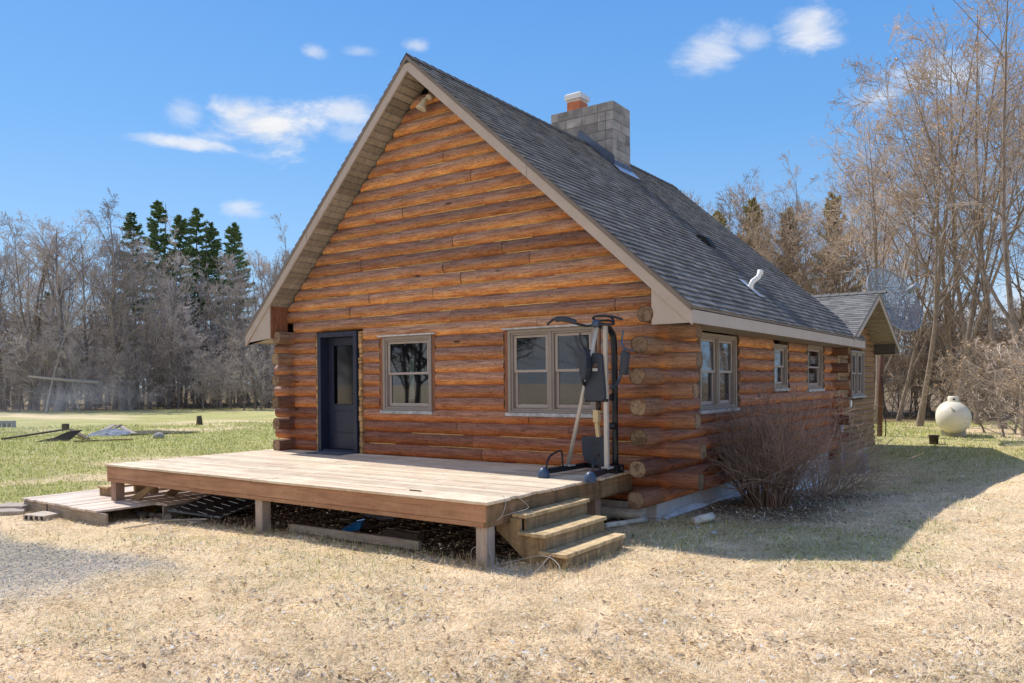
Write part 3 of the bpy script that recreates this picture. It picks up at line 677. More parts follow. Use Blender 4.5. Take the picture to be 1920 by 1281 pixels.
# ================================================================== DECK
deck = empty('deck', (.4, -1.7, 0)); tag(deck, 'large low wooden deck with sun bleached boards in front of the log cabin', 'deck')
DX0, DX1, DYF, DT_ = -3.20, 4.15, -3.27, .662
mb = MB(); y = DYF-.02; n = 0
while y < -.02:
    w = .138; x = DX0-.02+rt(-.015, .01); xe = DX1+.03+rt(-.02, .015); cut = []
    while x < xe-.01:
        L = rt(2.2, 4.6); q = min(x+L, xe); q = xe if xe-q < 1 else q
        tn = rt(.1, .95); z = DT_+rt(-.0025, .0025)
        mb.box(x, q-.005, y, y+w-.013, z-.032, z, 0, tn); x = q
    y += w
bevel(mb.build('decking', M_DECK, deck), .004, 1)
mb = MB(); mb.box(DX0, DX1-.003, DYF, DYF+.04, DT_-.215, DT_-.036, 0, .6); mb.box(DX0, DX1-.003, DYF+.004, DYF+.04, DT_-.268, DT_-.218, 0, .35); 
mb.box(DX0, 1.0, DYF-.012, DYF-.001, DT_-.05, DT_-.036, 0, .2)
bevel(mb.build('rim_board', M_RIM, deck), .004, 1)
mb = MB(); mb.box(DX1-.04, DX1, DYF+.045, 0.02, DT_-.265, DT_-.036, 0, .5); mb.box(DX1-.04, DX1+.003, DYF+.001, DYF+.043, DT_-.268, DT_-.036, 0, .9); mb.box(DX1+.001, DX1+.014, -.9, -.02, DT_-.25, DT_-.04, 0, .8)
bevel(mb.build('rim_board', M_RIMS, deck), .004, 1)
mb = MB(); mb.box(DX0, DX0+.04, DYF+.045, 0.02, DT_-.265, DT_-.036, 0, .4)
x = DX0+.4
while x < DX1-.2: mb.box(x, x+.04, DYF+.05, 0, DT_-.23, DT_-.036, 0, rt(.1, .6)); x += .406
bevel(mb.build('joist', M_RIM, deck), .003, 1)
for (px_, py_, m_) in ((DX1-.17, DYF+.045, M_POSTG), (.38, DYF+.045, M_POSTG), (DX0+.03, DYF+.045, M_POST), (DX1-.2, -.9, M_POST), (.4, -.9, M_POST), (DX0+.05, -.9, M_POST)):
    mb = MB(); g = GZ(px_, py_); mb.box(px_, px_+.14, py_, py_+.14, g-.3, DT_-.269 if py_ < -2 else DT_-.24, 0, rt(.4, .8)); bevel(mb.build('post', m_, deck), .006, 2)
# steps down from the right side of the deck
st = empty('wooden_steps', (4.5, -2.2, 0)); tag(st, 'mossy wooden box steps with three treads at the right corner of the deck', 'steps')
tr = [(4.165, 4.325, .485, -2.83, -1.50), (4.27, 4.60, .315, -2.89, -1.60), (4.55, 4.87, .15, -2.92, -1.66)]
for i, (x0, x1, zt, y0, y1) in enumerate(tr):
    mb = MB(); m = (x0+x1)/2; mb.box(x0, m-.004, y0-.015, y1+.01, zt-.036, zt, 0, rt(.3, .6)); mb.box(m+.004, x1+.02, y0-.02, y1+.015, zt-.038, zt+.002, 0, rt(.7, 1)); bevel(mb.build('tread', M_STEPT, st), .005)
    mb = MB(); zb = tr[i+1][2] if i < 2 else GZ(x1, -2.3)-.1; mb.box(x1-.03, x1-.002, y0+.02, y1-.02, zb+.001, zt-.04, 0, rt(.3, .8)); bevel(mb.build('riser', M_STEP, st), .003, 1)
for yy in (-2.87, -1.66):
    mb = MB(); mb.prism([(3.98, .39), (4.155, .39), (4.155, .445), (4.29, .445), (4.29, .275), (4.565, .275), (4.565, .11), (4.835, .11), (4.835, -.1), (4.5, -.1), (3.98, .30)][::-1], 1, yy, yy+.038, 0, .6)
    bevel(mb.build('stringer', M_STEP, st), .003, 1)
# tangled wire hanging off the deck corner
def curve_pts(cp, n=10):
    cp = [Vector(p) for p in cp]; out = []
    for i in range(len(cp)-1):
        p0, p1, p2, p3 = cp[max(i-1, 0)], cp[i], cp[i+1], cp[min(i+2, len(cp)-1)]
        for k in range(n):
            t = k/n; out.append(.5*((2*p1)+(p2-p0)*t+(2*p0-5*p1+4*p2-p3)*t*t+(3*p1-p0-3*p2+p3)*t**3))
    return out+[cp[-1]]
mb = MB()
loop = lambda c, r, n=9: [(c[0]+r*math.cos(a*.9), c[1]-.03-.004*a, c[2]+r*1.15*math.sin(a*.9)) for a in range(n)]
g = GZ(4.1, -3.1)
mb.tube(curve_pts([(4.12, -2.95, .69), (4.20, -3.0, .62), (4.19, -3.08, .48), (4.08, -3.12, .42), (4.02, -3.14, .33)]+loop((4.07, -3.13, .2), .045)+[(4.16, -3.2, .1), (4.24, -3.25, g+.02), (4.5, -3.3, g+.03)]), .0035, 5)
mb.tube(curve_pts([(4.3, -2.9, .67), (4.36, -2.82, .56), (4.24, -2.98, .51), (4.12, -3.08, .44), (4.08, -3.12, .25)]+loop((4.0, -3.13, .13), .06)+loop((3.95, -3.14, .09), .07)+[(4.1, -3.2, g+.01), (4.6, -3.0, .12), (4.85, -3.05, .09), (5.0, -3.25, .02), (5.05, -3.5, g+.01)]), .0032, 5)
mb.tube(curve_pts([(4.7, -2.8, .16), (4.72, -3.0, .12), (4.7, -3.2, .02), (4.68, -3.5, g+.015)]), .003, 5)
tag(mb.build('wire', M_WIRE), 'loose tangled thin grey wire hanging off the front right deck corner', 'wire')
mb = MB(); mb.box(-1.92, -1.10, -.46, -.02, DT_+.004, DT_+.016, 0, .6); mb.box(-1.88, -1.14, -.42, -.06, DT_+.017, DT_+.020, 0, .8)
tag(bevel(mb.build('doormat', M_MAT), .004, 1), 'flat slate grey doormat lying on the deck at the navy door', 'doormat')
mb = MB(); mb.box(2.9, 3.07, -3.05, -3.03, DT_+.003, DT_+.012); tag(mb.build('wood_splinter', M_BARKD), 'small dark splinter lying on the deck near its front edge', 'splinter')
# low platform and left stairs
lp = empty('low_platform', (-3.3, -2.6, 0)); tag(lp, 'low grey wooden platform resting on the ground left of the big deck', 'platform')
mb = MB(); x = -4.66
while x < -2.1:
    y0 = -3.87 if x < -3.1 else (-3.9 if x < -2.4 else -3.0); mb.box(x, x+.132, y0+rt(-.02, .02), -1.0, .068, .10+rt(-.003, .003), 0, rt(.2, .9)); x += .139
bevel(mb.build('decking', wood('platform_boards', (.52, .39, .30), (.82, .68, .56), 'y'), lp), .004, 1)
mb = MB(); mb.box(-4.64, -3.9, -3.85, -3.81, -.10, .066, 0, .3); mb.box(-3.88, -3.1, -3.83, -3.79, -.16, .062, 0, .5); mb.box(-3.08, -2.1, -3.87, -3.83, -.14, .066, 0, .2)
mb.box(-4.64, -4.60, -3.8, -1.0, -.14, .066, 0, .3); mb.box(-2.14, -2.10, -3.0, -1.0, -.14, .066, 0, .3)
bevel(mb.build('edge_board', M_OLD, lp), .006)
ls = empty('side_stairs', (-3.6, -2.6, 0)); tag(ls, 'brown wooden stairs going from the deck down to the low platform', 'stairs')
for yy in (-3.02, -2.45, -1.90):
    mb = MB(); mb.prism([(-3.22, .40), (-3.22, .12), (-3.30, .10), (-3.92, .10), (-3.92, .22), (-3.55, .22), (-3.55, .40)][::-1], 1, yy, yy+.04, 0, .5); mb.prism([(-2.2, .40), (-2.35, .40), (-3.05, .105), (-2.75, .105)], 1, yy, yy+.04, 0, .7)
    bevel(mb.build('stringer', M_STEP, ls), .004, 1)
for x0, zt in ((-3.95, .25), (-3.60, .43)):
    mb = MB(); mb.box(x0, x0+.34, -3.05, -1.84, zt-.03, zt, 0, .6); bevel(mb.build('tread', M_STEPT, ls), .005, 1)
# pavers
def block_on(name, label, cat, c, sx, sy, sz, rz, mat, group=None, tilt=(0, 0), sink=.02, holes=False):
    mb = MB(); h = sz/2; mb.box(-sx/2, sx/2, -sy/2, sy/2, -h, h, 0, rt(.3, .7))
    if holes:
        for k in range(4): mb.box(-sx/2+.03+k*sx/4, -sx/2+sx/4*(k+1)-.01, -sy/2-.002, -sy/2+.004, -h+.01, h-.012, 1, .2)
    o = mb.build(name, [mat, M_INT]); bevel(o, .012, 2); o.location = (c[0], c[1], GZ(c[0], c[1])+h-sink); o.rotation_euler = (tilt[0], tilt[1], R(rz)); return tag(o, label, cat, group)
block_on('paver', 'thick brown paver stone at the left front corner of the low platform', 'paver', (-4.72, -3.95, 0), .58, .33, .13, 24, M_PAVER, 'pavers beside the low platform', (.03, -.03))
block_on('paver', 'darker tilted paver lying just right of the corner paver', 'paver', (-4.42, -4.13, 0), .36, .26, .11, 62, M_PAVER, 'pavers beside the low platform', (.06, .05), .04)
block_on('paver', 'small square cored block in the grass in front of the low platform', 'paver', (-3.60, -4.02, 0), .38, .36, .10, 20, simple('pale_block', (.50, .42, .34), .9, .15, 12), 'pavers beside the low platform', (0, .02), .02, True)
# rocks
def rock(name, c, r, label, cat, mat, group=None, sq=(1, .8, .65)):
    bm = bmesh.new(); bmesh.ops.create_icosphere(bm, subdivisions=2, radius=r)
    s = rt(0, 99)
    for v in bm.verts:
        f = 1+.25*(float(fbm(v.co.x/r*.7+s, v.co.y/r*.7+v.co.z/r*.5, 1, 2))-.5)*2; v.co = Vector((v.co.x*sq[0]*f, v.co.y*sq[1]*f, v.co.z*sq[2]*f))
    me = bpy.data.meshes.new(name); bm.to_mesh(me); bm.free(); me.materials.append(mat); me.polygons.foreach_set('use_smooth', [True]*len(me.polygons))
    o = bpy.data.objects.new(name, me); COL.objects.link(o); o.location = (c[0], c[1], GZ(c[0], c[1])+r*sq[2]*.45+(c[2] if len(c) > 2 else 0)); o.rotation_euler = (0, 0, rt(0, 6))
    return tag(o, label, cat, group)
rl = ['rounded stone nearest the left front deck post', 'second rounded stone from the left deck post, partly behind the first', 'pale flat stone in the middle of the row under the deck',
      'small stone fourth from the left deck post', 'grey rounded stone fifth in the row under the deck', 'last stone of the row, beside the black screen']
for i, (p_, r_) in enumerate(zip([(258, 956), (266, 962), (285, 962), (298, 962), (306, 963), (318, 968)], [.075, .085, .07, .055, .07, .08])):
    q = at(p_[0], p_[1], 2, -.07); rock('stone', (q.x, q.y), r_, rl[i], 'stone', M_STONE, 'stones in a row under the deck edge')
# junk under the deck
mb = MB(); mb.box(-.23, .23, -.15, .15, 0, .11, 0, .6); mb.box(-.231, .231, -.152, -.1505, .02, .05, 1); mb.box(-.10, -.04, -.153, -.151, .055, .095, 1); mb.box(.06, .15, -.153, -.151, .055, .08, 1); mb.box(-.232, -.2305, -.15, .15, .02, .05, 1)
mb.box(-.23, .23, -.15, -.13, .1105, .112, 1)
o = mb.build('carton', [M_BOXW, M_BOXB]); q = at(350, 948, 2, 0); o.location = (q.x, q.y+.05, GZ(q.x, q.y)+.05); o.rotation_euler = (R(10), R(-16), R(32)); tag(o, 'white carton with blue stripes tipped under the left of the deck', 'box')
scr = empty('window_screen'); q = at(405, 952, 2, .03); scr.location = (q.x, q.y, q.z+.02); scr.rotation_euler = (R(8), R(3), R(12)); tag(scr, 'black window screen panel leaning on debris under the deck', 'window screen')
mb = MB(); mb.box(-.50, .50, -.44, -.41, 0, .02); mb.box(-.50, .50, .41, .44, 0, .02); mb.box(-.50, -.47, -.41, .41, 0, .02); mb.box(.47, .50, -.41, .41, 0, .02)
o = mb.build('screen_frame', simple('dull_aluminium', (.16, .18, .19), .4, .1, 5)); o.parent = scr
mb = MB(); mb.box(-.47, .47, -.41, .41, .008, .012); o = mb.build('screen_mesh', M_SCREEN); o.parent = scr
def plank(p0, p1, w, h, mat, label, name='plank', cat='plank', z0=None, dz=0):
    p0 = Vector(p0); p1 = Vector(p1); L = (p1-p0).length; mb = MB(); mb.box(0, L, -w/2, w/2, 0, h, 0, .5); o = mb.build(name, mat); bevel(o, .004, 1)
    d = (p1-p0).normalized(); o.rotation_euler = d.to_track_quat('X', 'Z').to_euler(); o.location = p0; return tag(o, label, cat)
plank((.80, -3.0, GZ(.8, -3)-.01), (3.03, -3.02, GZ(3, -3)+.01), .05, .10, M_OLD, 'long grey board lying on edge under the front of the deck')
plank((.95, -2.2, GZ(.9, -2.2)+.02), (1.75, -2.5, GZ(1.7, -2.5)+.03), .16, .04, M_BARKD, 'dark brown board among leaves behind the long grey board')
plank((2.2, -2.7, GZ(2.2, -2.7)+.01), (2.8, -2.75, GZ(2.8, -2.7)+.01), .12, .12, M_BARKD, 'dark timber offcut under the deck behind the grey board')
plank((-1.55, -3.35, GZ(-1.5, -3.3)+.03), (-.85, -3.1, GZ(-.9, -3.1)+.05), .05, .02, M_OLD, 'thin stick poking out under the black screen panel', 'stick', 'stick')
plank((-1.2, -3.15, GZ(-1.2, -3.1)+.0), (-.85, -3.25, GZ(-.9, -3.2)+.02), .12, .03, M_OLD, 'short grey board piece beside the black screen panel')
q = at(232, 993, 2, -.1); q2 = at(295, 985, 2, -.1)
plank((q.x, q.y, GZ(q.x, q.y)+.005), (q2.x, q2.y, GZ(q2.x, q2.y)+.01), .04, .012, M_OLD, 'thin grey lath lying in the grass in front of the left deck post', 'lath', 'lath')
mb = MB(); q = at(640, 998, 2, .02); mb.prism([(0, 0), (.30, .06), (.34, .16), (.22, .12)], 1, 0, .12, 0, .5); o = mb.build('plastic_scrap', M_BLUE); o.location = (q.x-.05, q.y-.0, GZ(q.x, q.y)+.01); o.rotation_euler = (R(20), 0, R(20)); tag(o, 'bright blue plastic scrap under the deck', 'plastic scrap')
def crumple(name, c, s, mat, label, cat, n=1):
    bm = bmesh.new(); bmesh.ops.create_icosphere(bm, subdivisions=3, radius=1)
    for v in bm.verts: v.co = Vector((v.co.x*s[0]*rt(.75, 1.2), v.co.y*s[1]*rt(.75, 1.2), v.co.z*s[2]*rt(.6, 1.25)))
    me = bpy.data.meshes.new(name); bm.to_mesh(me); bm.free(); me.materials.append(mat); o = bpy.data.objects.new(name, me); COL.objects.link(o)
    o.location = (c[0], c[1], GZ(c[0], c[1])+s[2]*.5); o.rotation_euler = (0, 0, rt(0, 3)); return tag(o, label, cat)
M_BAG = simple('pale_plastic', (.55, .55, .60), .5, .15, 9)
crumple('plastic_bag', (.95, -1.65), (.16, .1, .08), M_BAG, 'crumpled pale plastic bag in the shade under the deck, left of its twin', 'plastic bag')
crumple('plastic_bag', (1.28, -1.75), (.13, .09, .07), M_BAG, 'crumpled pale plastic bag deeper under the deck on the right', 'plastic bag')
for i, (x_, y_, s_, lb) in enumerate([(3.55, -.25, .07, 'white scrap'), ]): pass

# ================================================================== HOME GYM on the deck
gym = empty('home_gym', (3.9, -.7, DT_)); tag(gym, 'grey and black home gym tower with padded backrest on the deck', 'exercise machine')
Dz = DT_
mb = MB(); mb.tube([(3.54, -1.22, Dz+.075), (3.60, -.22, Dz+.075)], .034, sq=True); mb.tube([(4.27, -1.32, Dz+.075), (4.05, -.22, Dz+.075)], .034, sq=True)
mb.tube([(3.50, -.24, Dz+.07), (4.14, -.24, Dz+.07)], .036, sq=True); mb.tube([(3.98, -.30, Dz+.05), (4.16, -.26, Dz+.05)], .05, 12); mb.box(3.93, 4.14, -.42, -.20, Dz+.0, Dz+.10)
bevel(mb.build('base_frame', M_BLACKM, gym), .006)
for (x_, y_) in ((3.54, -1.25), (4.275, -1.36)):
    mb = MB(); mb.lathe([(.075, 0), (.078, .03), (.070, .07), (.05, .105), (.022, .125), (0, .13)], 22, (x_, y_, Dz+.002)); mb.build('foot_cap', M_CAPB, gym)
for (x_, y_, dx) in ((3.545, -1.2, .008), (4.262, -1.30, -.045)):
    mb = MB(); mb.tube(curve_pts([(x_, y_, Dz+.08), (x_+.01, y_+.02, Dz+.20), (x_+dx*.4, y_+.12, Dz+.27), (x_+dx*1.6, y_+.30, Dz+.31), (x_+dx*2, y_+.36, Dz+.28), (x_+dx*2, y_+.38, Dz+.10)], 6), .013, 10); mb.build('floor_handle', M_BLACKM, gym)
mb = MB(); mb.tube(curve_pts([(4.06, -.30, Dz+.06), (4.06, -.30, Dz+1.2), (4.06, -.31, Dz+1.72), (4.05, -.36, Dz+1.86), (4.04, -.50, Dz+1.93), (4.06, -.80, Dz+1.93)], 6), .042, 16)
mb.tube([(4.0, -.35, Dz+.62), (4.10, -.35, Dz+.62)], .045, 18, 0, .9); mb.tube([(4.02, -.34, Dz+1.0), (4.06, -.34, Dz+1.0)], .05, 12); mb.build('rear_column', M_BLACKM, gym)
mb = MB(); mb.tube([(4.17, -.74, Dz+.09), (4.175, -.76, Dz+1.93)], .026, sq=True); mb.box(4.10, 4.23, -.80, -.66, Dz+.10, Dz+.122)
bevel(mb.build('front_upright', M_SILV, gym), .004)
mb = MB()
for k in range(14): mb.box(4.142, 4.149, -.738+0, -.728, Dz+.55+.09*k, Dz+.56+.09*k, 0)
o = mb.build('adjustment_hole', M_BLACKM, gym); tag(o, kind='stuff') if False else None
top = Vector((4.10, -.84, Dz+1.90))
mb = MB(); mb.tube([(3.57, -.70, Dz+.10), tuple(top)], .028, 14); mb.box(3.50, 3.64, -.76, -.62, Dz+.10, Dz+.118); mb.build('slanted_brace', M_SILV, gym)
mb = MB(); mb.lathe([(0, -.04), (.045, -.035), (.05, 0), (.045, .035), (0, .04)], 18, (4.10, -.86, Dz+1.945), mat=Matrix.Rotation(R(90), 3, 'X')); mb.build('pivot_cap', M_CAPB, gym)
def gp(x, y, Y=-.86): v = at(x, y, 1, Y); return (v.x, v.y, v.z)
mb = MB(); mb.tube(curve_pts([gp(1150, 608), gp(1121, 609), gp(1100, 611), gp(1085, 608, -.95), gp(1066, 603, -1.0), gp(1042, 599, -1.05), gp(1035, 601, -1.06), gp(1026, 609, -1.08)], 6), .017, 10)
mb.tube(curve_pts([gp(1150, 608), gp(1150, 600, -.8), gp(1140, 593, -.75), gp(1120, 593, -.7), gp(1112, 596, -.65), gp(1118, 601, -.62), gp(1140, 601, -.6), gp(1148, 603, -.6)], 6), .015, 10)
mb.tube(curve_pts([gp(1138, 593, -.75), gp(1150, 594, -.8), gp(1167, 599, -.86)], 5), .015, 10)
mb.build('pull_up_bar', M_BLACKM, gym)
mb = MB(); mb.tube(curve_pts([gp(1080, 605, -.96), gp(1070, 601, -.99), gp(1055, 598, -1.02), gp(1042, 599.5, -1.05)], 5), [.02]+[.036]*13+[.034, .02] if False else .033, 12); mb.build('bar_pad', M_NAVYP, gym)
mb = MB(); mb.tube([gp(1121, 612, -.82), gp(1121, 664, -.78)], .004, 5); mb.tube([gp(1128, 612, -.7), gp(1128, 760, -.62)], .004, 5); mb.build('cable', M_SILV, gym)
# arms with forearm pads
mb = MB(); mb.tube(curve_pts([gp(1088, 625, -.95), gp(1088.5, 640, -.95), gp(1095, 652, -.93), gp(1107, 658, -.9)], 6), .013, 8); mb.tube(curve_pts([gp(1092, 705, -.92), gp(1094, 718, -.88), gp(1106, 728, -.7), gp(1138, 735, -.4)], 6), .022, 10); mb.tube([gp(1092, 655, -.93), gp(1092, 706, -.92)], .018, 10)
mb.build('arm', M_BLACKM, gym)
mb = MB(); mb.tube(curve_pts([gp(1169, 619, -.75), gp(1166, 640, -.75), gp(1171, 653, -.74), gp(1187, 657, -.74)], 6), .013, 8); mb.tube(curve_pts([gp(1171, 655, -.72), gp(1166, 690, -.7), gp(1161, 712, -.66), gp(1153, 724, -.5), gp(1146, 726, -.34)], 6), .021, 10)
mb.build('arm', M_CAPB, gym)
def pad(poly, Y, th, mat, name, par):
    pts = [gp(x, y, Y) for x, y in poly]; mb = MB(); mb.prism([(p[0], p[2]) for p in pts], 1, Y-th/2, Y+th/2, 0, .5); o = mb.build(name, mat, par); bevel(o, .014, 3); return o
pad([(1089, 655), (1101, 655), (1104, 672), (1103, 702), (1099, 713), (1090, 704)], -.93, .13, M_NAVYP, 'forearm_pad', gym)
pad([(1168, 658), (1178, 660), (1175, 703), (1164, 702)], -.71, .13, M_NAVYP, 'forearm_pad', gym)
def rounded(cx_, cy_, w0, w1, h, r, n=6):
    P = []
    for (sx, sy, a0) in ((1, -1, -90), (1, 1, 0), (-1, 1, 90), (-1, -1, 180)):
        w = (w0 if sy < 0 else w1)/2
        for k in range(n+1): a = R(a0+90*k/n); P.append((cx_+sx*(w-r)+r*math.cos(a), cy_+sy*(h/2-r)+r*math.sin(a)))
    return P
bk = pad(rounded(1116.5, 707, 27, 39, 90, 9), -.80, .07, M_NAVYP, 'backrest_pad', gym)
v0_, v1_ = gp(1111, 696, -.838), gp(1120, 687, -.838)
mb = MB(); mb.box(v0_[0], v1_[0], -.840, -.8365, v0_[2], v0_[2]+.035, 0, .9); mb.tube([(v0_[0]+.01, -.84, v0_[2]+.05), (v0_[0]+.04, -.84, v0_[2]+.085), (v0_[0]+.075, -.84, v0_[2]+.08)], .009, 6, 1); mb.tube([(v0_[0], -.84, v0_[2]+.045), (v0_[0]+.07, -.84, v0_[2]+.06)], .007, 6, 1)
o = mb.build('backrest_badge', [simple('badge_white', (.6, .6, .58)), simple('badge_bronze', (.22, .15, .11))], gym)
mb = MB(); mb.tube([gp(1124, 750, -.7), gp(1123, 772, -.68)], .022, 10); mb.tube([gp(1098, 751, -.79), gp(1140, 751, -.78)], .018, 8); mb.build('seat_post', M_BLACKM, gym)
mb = MB(); mb.tube([gp(1119, 769, -.7), gp(1119, 792, -.7)], .038, sq=True); mb.tube([gp(1119, 792, -.7), gp(1122, 819, -.66)], .024, sq=True); mb.tube([gp(1124, 772, -.7), gp(1134, 773, -.5)], .016, 8); bevel(mb.build('leg_lever', M_BEIGE, gym), .004)
pad([(1091, 818), (1135, 818), (1136, 874), (1112, 872), (1097, 864), (1093, 850)], -.45, .05, M_NAVYP, 'seat_pad', gym)

# ================================================================== PROPANE TANK, DISH, small yard things
q = at(1788, 822, 2, .12); tk = empty('propane_tank', (q.x, q.y, GZ(q.x, q.y))); tag(tk, 'cream propane tank seen end on at the edge of the trees', 'propane tank')
tz = GZ(q.x, q.y)+.56; tl = 1.9; dirn = Vector((ray(1788, 780)[0], ray(1788, 780)[1], 0)).normalized(); ax = Matrix.Rotation(math.atan2(dirn.y, dirn.x)+R(1), 3, 'Z') @ Matrix.Rotation(R(90), 3, 'Y')
rr_ = .475; prof = [(rr_*math.sin(a), -rr_*.85*math.cos(a)) for a in [i*math.pi/24 for i in range(13)]]+[(rr_, tl)]+[(rr_*math.cos(a), tl+rr_*.85*math.sin(a)) for a in [i*math.pi/20 for i in range(1, 11)]]
c0 = Vector((q.x, q.y, tz))+dirn*.42; mb = MB(); mb.lathe(prof, 40, c0, mat=ax); mb.build('tank_body', M_TANK, tk)
mb = MB(); cd = c0+dirn*.28; mb.lathe([(.155, rr_-.03), (.155, rr_+.13), (.13, rr_+.165), (0, rr_+.17)], 24, cd); mb.tube([tuple(cd+Vector((-.17*dirn.x+.02, -.17*dirn.y, rr_+.07))), tuple(cd+Vector((-.14*dirn.x+.02, -.14*dirn.y, rr_+.07)))], .03, 10, 1)
mb.build('valve_dome', [M_TANK, M_INT], tk)
mb = MB(); f0 = c0-dirn*.34+Vector((0, 0, .22)); mb.box(f0.x-.05, f0.x+.03, f0.y-.03, f0.y-.015, f0.z-.0, f0.z+.06, 0, .8); mb.tube(curve_pts([(f0.x-.07, f0.y, f0.z+.10), (f0.x, f0.y-.03, f0.z+.04), (f0.x+.05, f0.y-.02, f0.z-.02), (f0.x-.02, f0.y-.02, f0.z)], 4), .007, 6, 1); mb.build('data_plate', [M_WHITE, M_INT], tk)
for s_ in (.1, tl-.1):
    mb = MB(); cc = c0+dirn*s_; mb.box(cc.x-.32, cc.x+.32, cc.y-.11, cc.y+.11, GZ(cc.x, cc.y)-.1, tz-.37, 0, .5); mb.box(cc.x-.22, cc.x+.22, cc.y-.06, cc.y+.06, tz-.37, tz-.30, 0, .3); bevel(mb.build('foot_block', M_BLOCK, tk), .01)
bq = at(1751, 838, 2, 0); mb = MB(); g = GZ(bq.x, bq.y)
mb.lathe([(0, 0), (.11, 0), (.125, .22), (.14, .22), (.14, .25), (.12, .25), (.10, .10), (0, .10)], 24, (bq.x, bq.y, g)); tag(mb.build('plant_pot', simple('dark_brown_pot', (.05, .035, .03), .6)), 'dark plastic pot standing on the lawn in front of the propane tank', 'plant pot')
# dish
pq = at(1649, 820, 2, .1); dish = empty('satellite_dish', (pq.x, pq.y, GZ(pq.x, pq.y))); tag(dish, 'large mesh satellite dish on a rusty pole behind the cabin wing', 'satellite dish')
fw = (Vector((pq.x, pq.y, 0))-Vector((CAMP[0], CAMP[1], 0))).dot(Vector((-math.sin(R(YAW)), math.cos(R(YAW)), 0)))
pt = Vector(CAMP+ray(1655, 600)*fw)
mb = MB(); mb.tube([(pq.x, pq.y, GZ(pq.x, pq.y)-.2), (pt.x, pt.y, 4.0)], .075, 14); mb.build('pole', M_RUST, dish)
mb = MB(); mb.tube(curve_pts([(pq.x+.1, pq.y-.06, 2.0), (pq.x+.16, pq.y-.06, 1.0), (pq.x+.19, pq.y-.06, .4), (pq.x+.17, pq.y-.06, .1)]), .018, 6); mb.build('cable', M_BLACKM, dish)
cen = Vector(CAMP+ray(1662, 572)*fw); aim = Vector((.80, -.42, .42)).normalized(); RD = 1.08; FL = .9
rot = aim.to_track_quat('Z', 'Y').to_matrix()
def dp_(r, a): return cen + rot @ Vector((r*math.cos(a), r*math.sin(a), r*r/(4*FL)))
NP = 18
mb = MB()
for i in range(NP):
    for k in range(7):
        r0, r1 = .12+(RD-.12)*k/7, .12+(RD-.12)*(k+1)/7; a0, a1 = 2*math.pi*i/NP, 2*math.pi*(i+1)/NP
        mb.add([dp_(r0, a0), dp_(r1, a0), dp_(r1, a1), dp_(r0, a1)], [(0, 1, 2, 3)], 0, .5, True)
mb.build('dish_mesh', M_DMESH, dish)
for i in range(NP): mb = MB(); mb.tube([tuple(dp_(.1+(RD-.1)*k/6, 2*math.pi*i/NP)) for k in range(7)], .019, 5); mb.build('rib', M_DISH, dish)
mb = MB(); mb.tube([tuple(dp_(RD, 2*math.pi*k/54)) for k in range(55)], .02, 5); mb.tube([tuple(dp_(RD*.55, 2*math.pi*k/36)) for k in range(37)], .012, 5); mb.build('rim', M_DISH, dish)
mb = MB(); fpt = cen+aim*FL*1.05; 
for a in (.5, 2.07, 3.64, 5.2): mb.tube([tuple(dp_(RD*.62, a)), tuple(fpt)], .015, 6)
mb.build('feed_strut', M_DISH, dish)
mb = MB(); mb.tube([tuple(fpt-aim*.14), tuple(fpt+aim*.22)], .09, 16); mb.build('feed_horn', simple('feed_cover', (.26, .29, .33), .5), dish)
mb = MB(); mb.tube([tuple(cen), tuple(cen-aim*.25), (pt.x, pt.y, 3.9)], .06, 10); mb.build('mount', M_DISH, dish)
# birch pieces, foam strip and rubble by the right corner
def logpiece(p0, p1, r, mat, label, name='birch_log', cat='log', group=None):
    mb = MB(); p0, p1 = Vector(p0), Vector(p1); n = 7; pts = [p0.lerp(p1, i/n)+Vector((rt(-.01, .01), rt(-.01, .01), rt(-.006, .006))) for i in range(n+1)]
    mb.tube(pts, [r*rt(.9, 1.1) for _ in pts], 12); o = mb.build(name, mat); return tag(o, label, cat, group)
logpiece((4.12, -.72, GZ(4, -.9)+.03), (4.38, -.06, GZ(4.3, -.1)+.045), .036, M_BIRCH, 'thin white birch log on the ground beside the deck steps')
logpiece((3.6, .02, .06), (4.34, .0, .09), .085, M_BIRCH, 'thick peeling birch log lying under the cabin corner')
logpiece((4.98, .10, GZ(5, .1)+.04), (5.15, .35, GZ(5.1, .3)+.09), .055, M_BIRCH, 'grey white broken log stub in front of the foundation')
rock('foam_chunk', (5.05, .30), .055, 'white chunk beside the broken log stub', 'foam chunk', simple('white_chunk', (.62, .6, .58), .9, .2, 8))
rock('foam_chunk', (5.12, -.12), .04, 'white chunk in the grass nearest the camera by the cabin corner', 'foam chunk', simple('white_chunk', (.62, .6, .58), .9, .2, 8))
rock('foam_chunk', (5.42, -.35), .045, 'small white chunk lying alone in the shaded grass', 'foam chunk', simple('white_chunk', (.62, .6, .58), .9, .2, 8))
mb = MB(); N_ = 60; V = []
for i in range(N_):
    yy = .2+8.2*i/(N_-1); g = GZ(4.6, yy); V += [(4.496, yy, g-.05), (4.503, yy, g+.015+.09*max(0, float(fbm(yy*2.2, 1, 1, 3))-.35)*2), (4.53+.10*float(fbm(yy*3, 4, 1, 5)), yy, g+.02*rt()+.004)]
mb.add(V, [(3*i, 3*i+1, 3*i+4, 3*i+3) for i in range(N_-1)]+[(3*i+1, 3*i+2, 3*i+5, 3*i+4) for i in range(N_-1)])
tag(mb.build('plastic_sheet', simple('white_sheet', (.66, .66, .70), .6, .2, 8)), 'torn white plastic sheet along the base of the block foundation', 'plastic sheet')
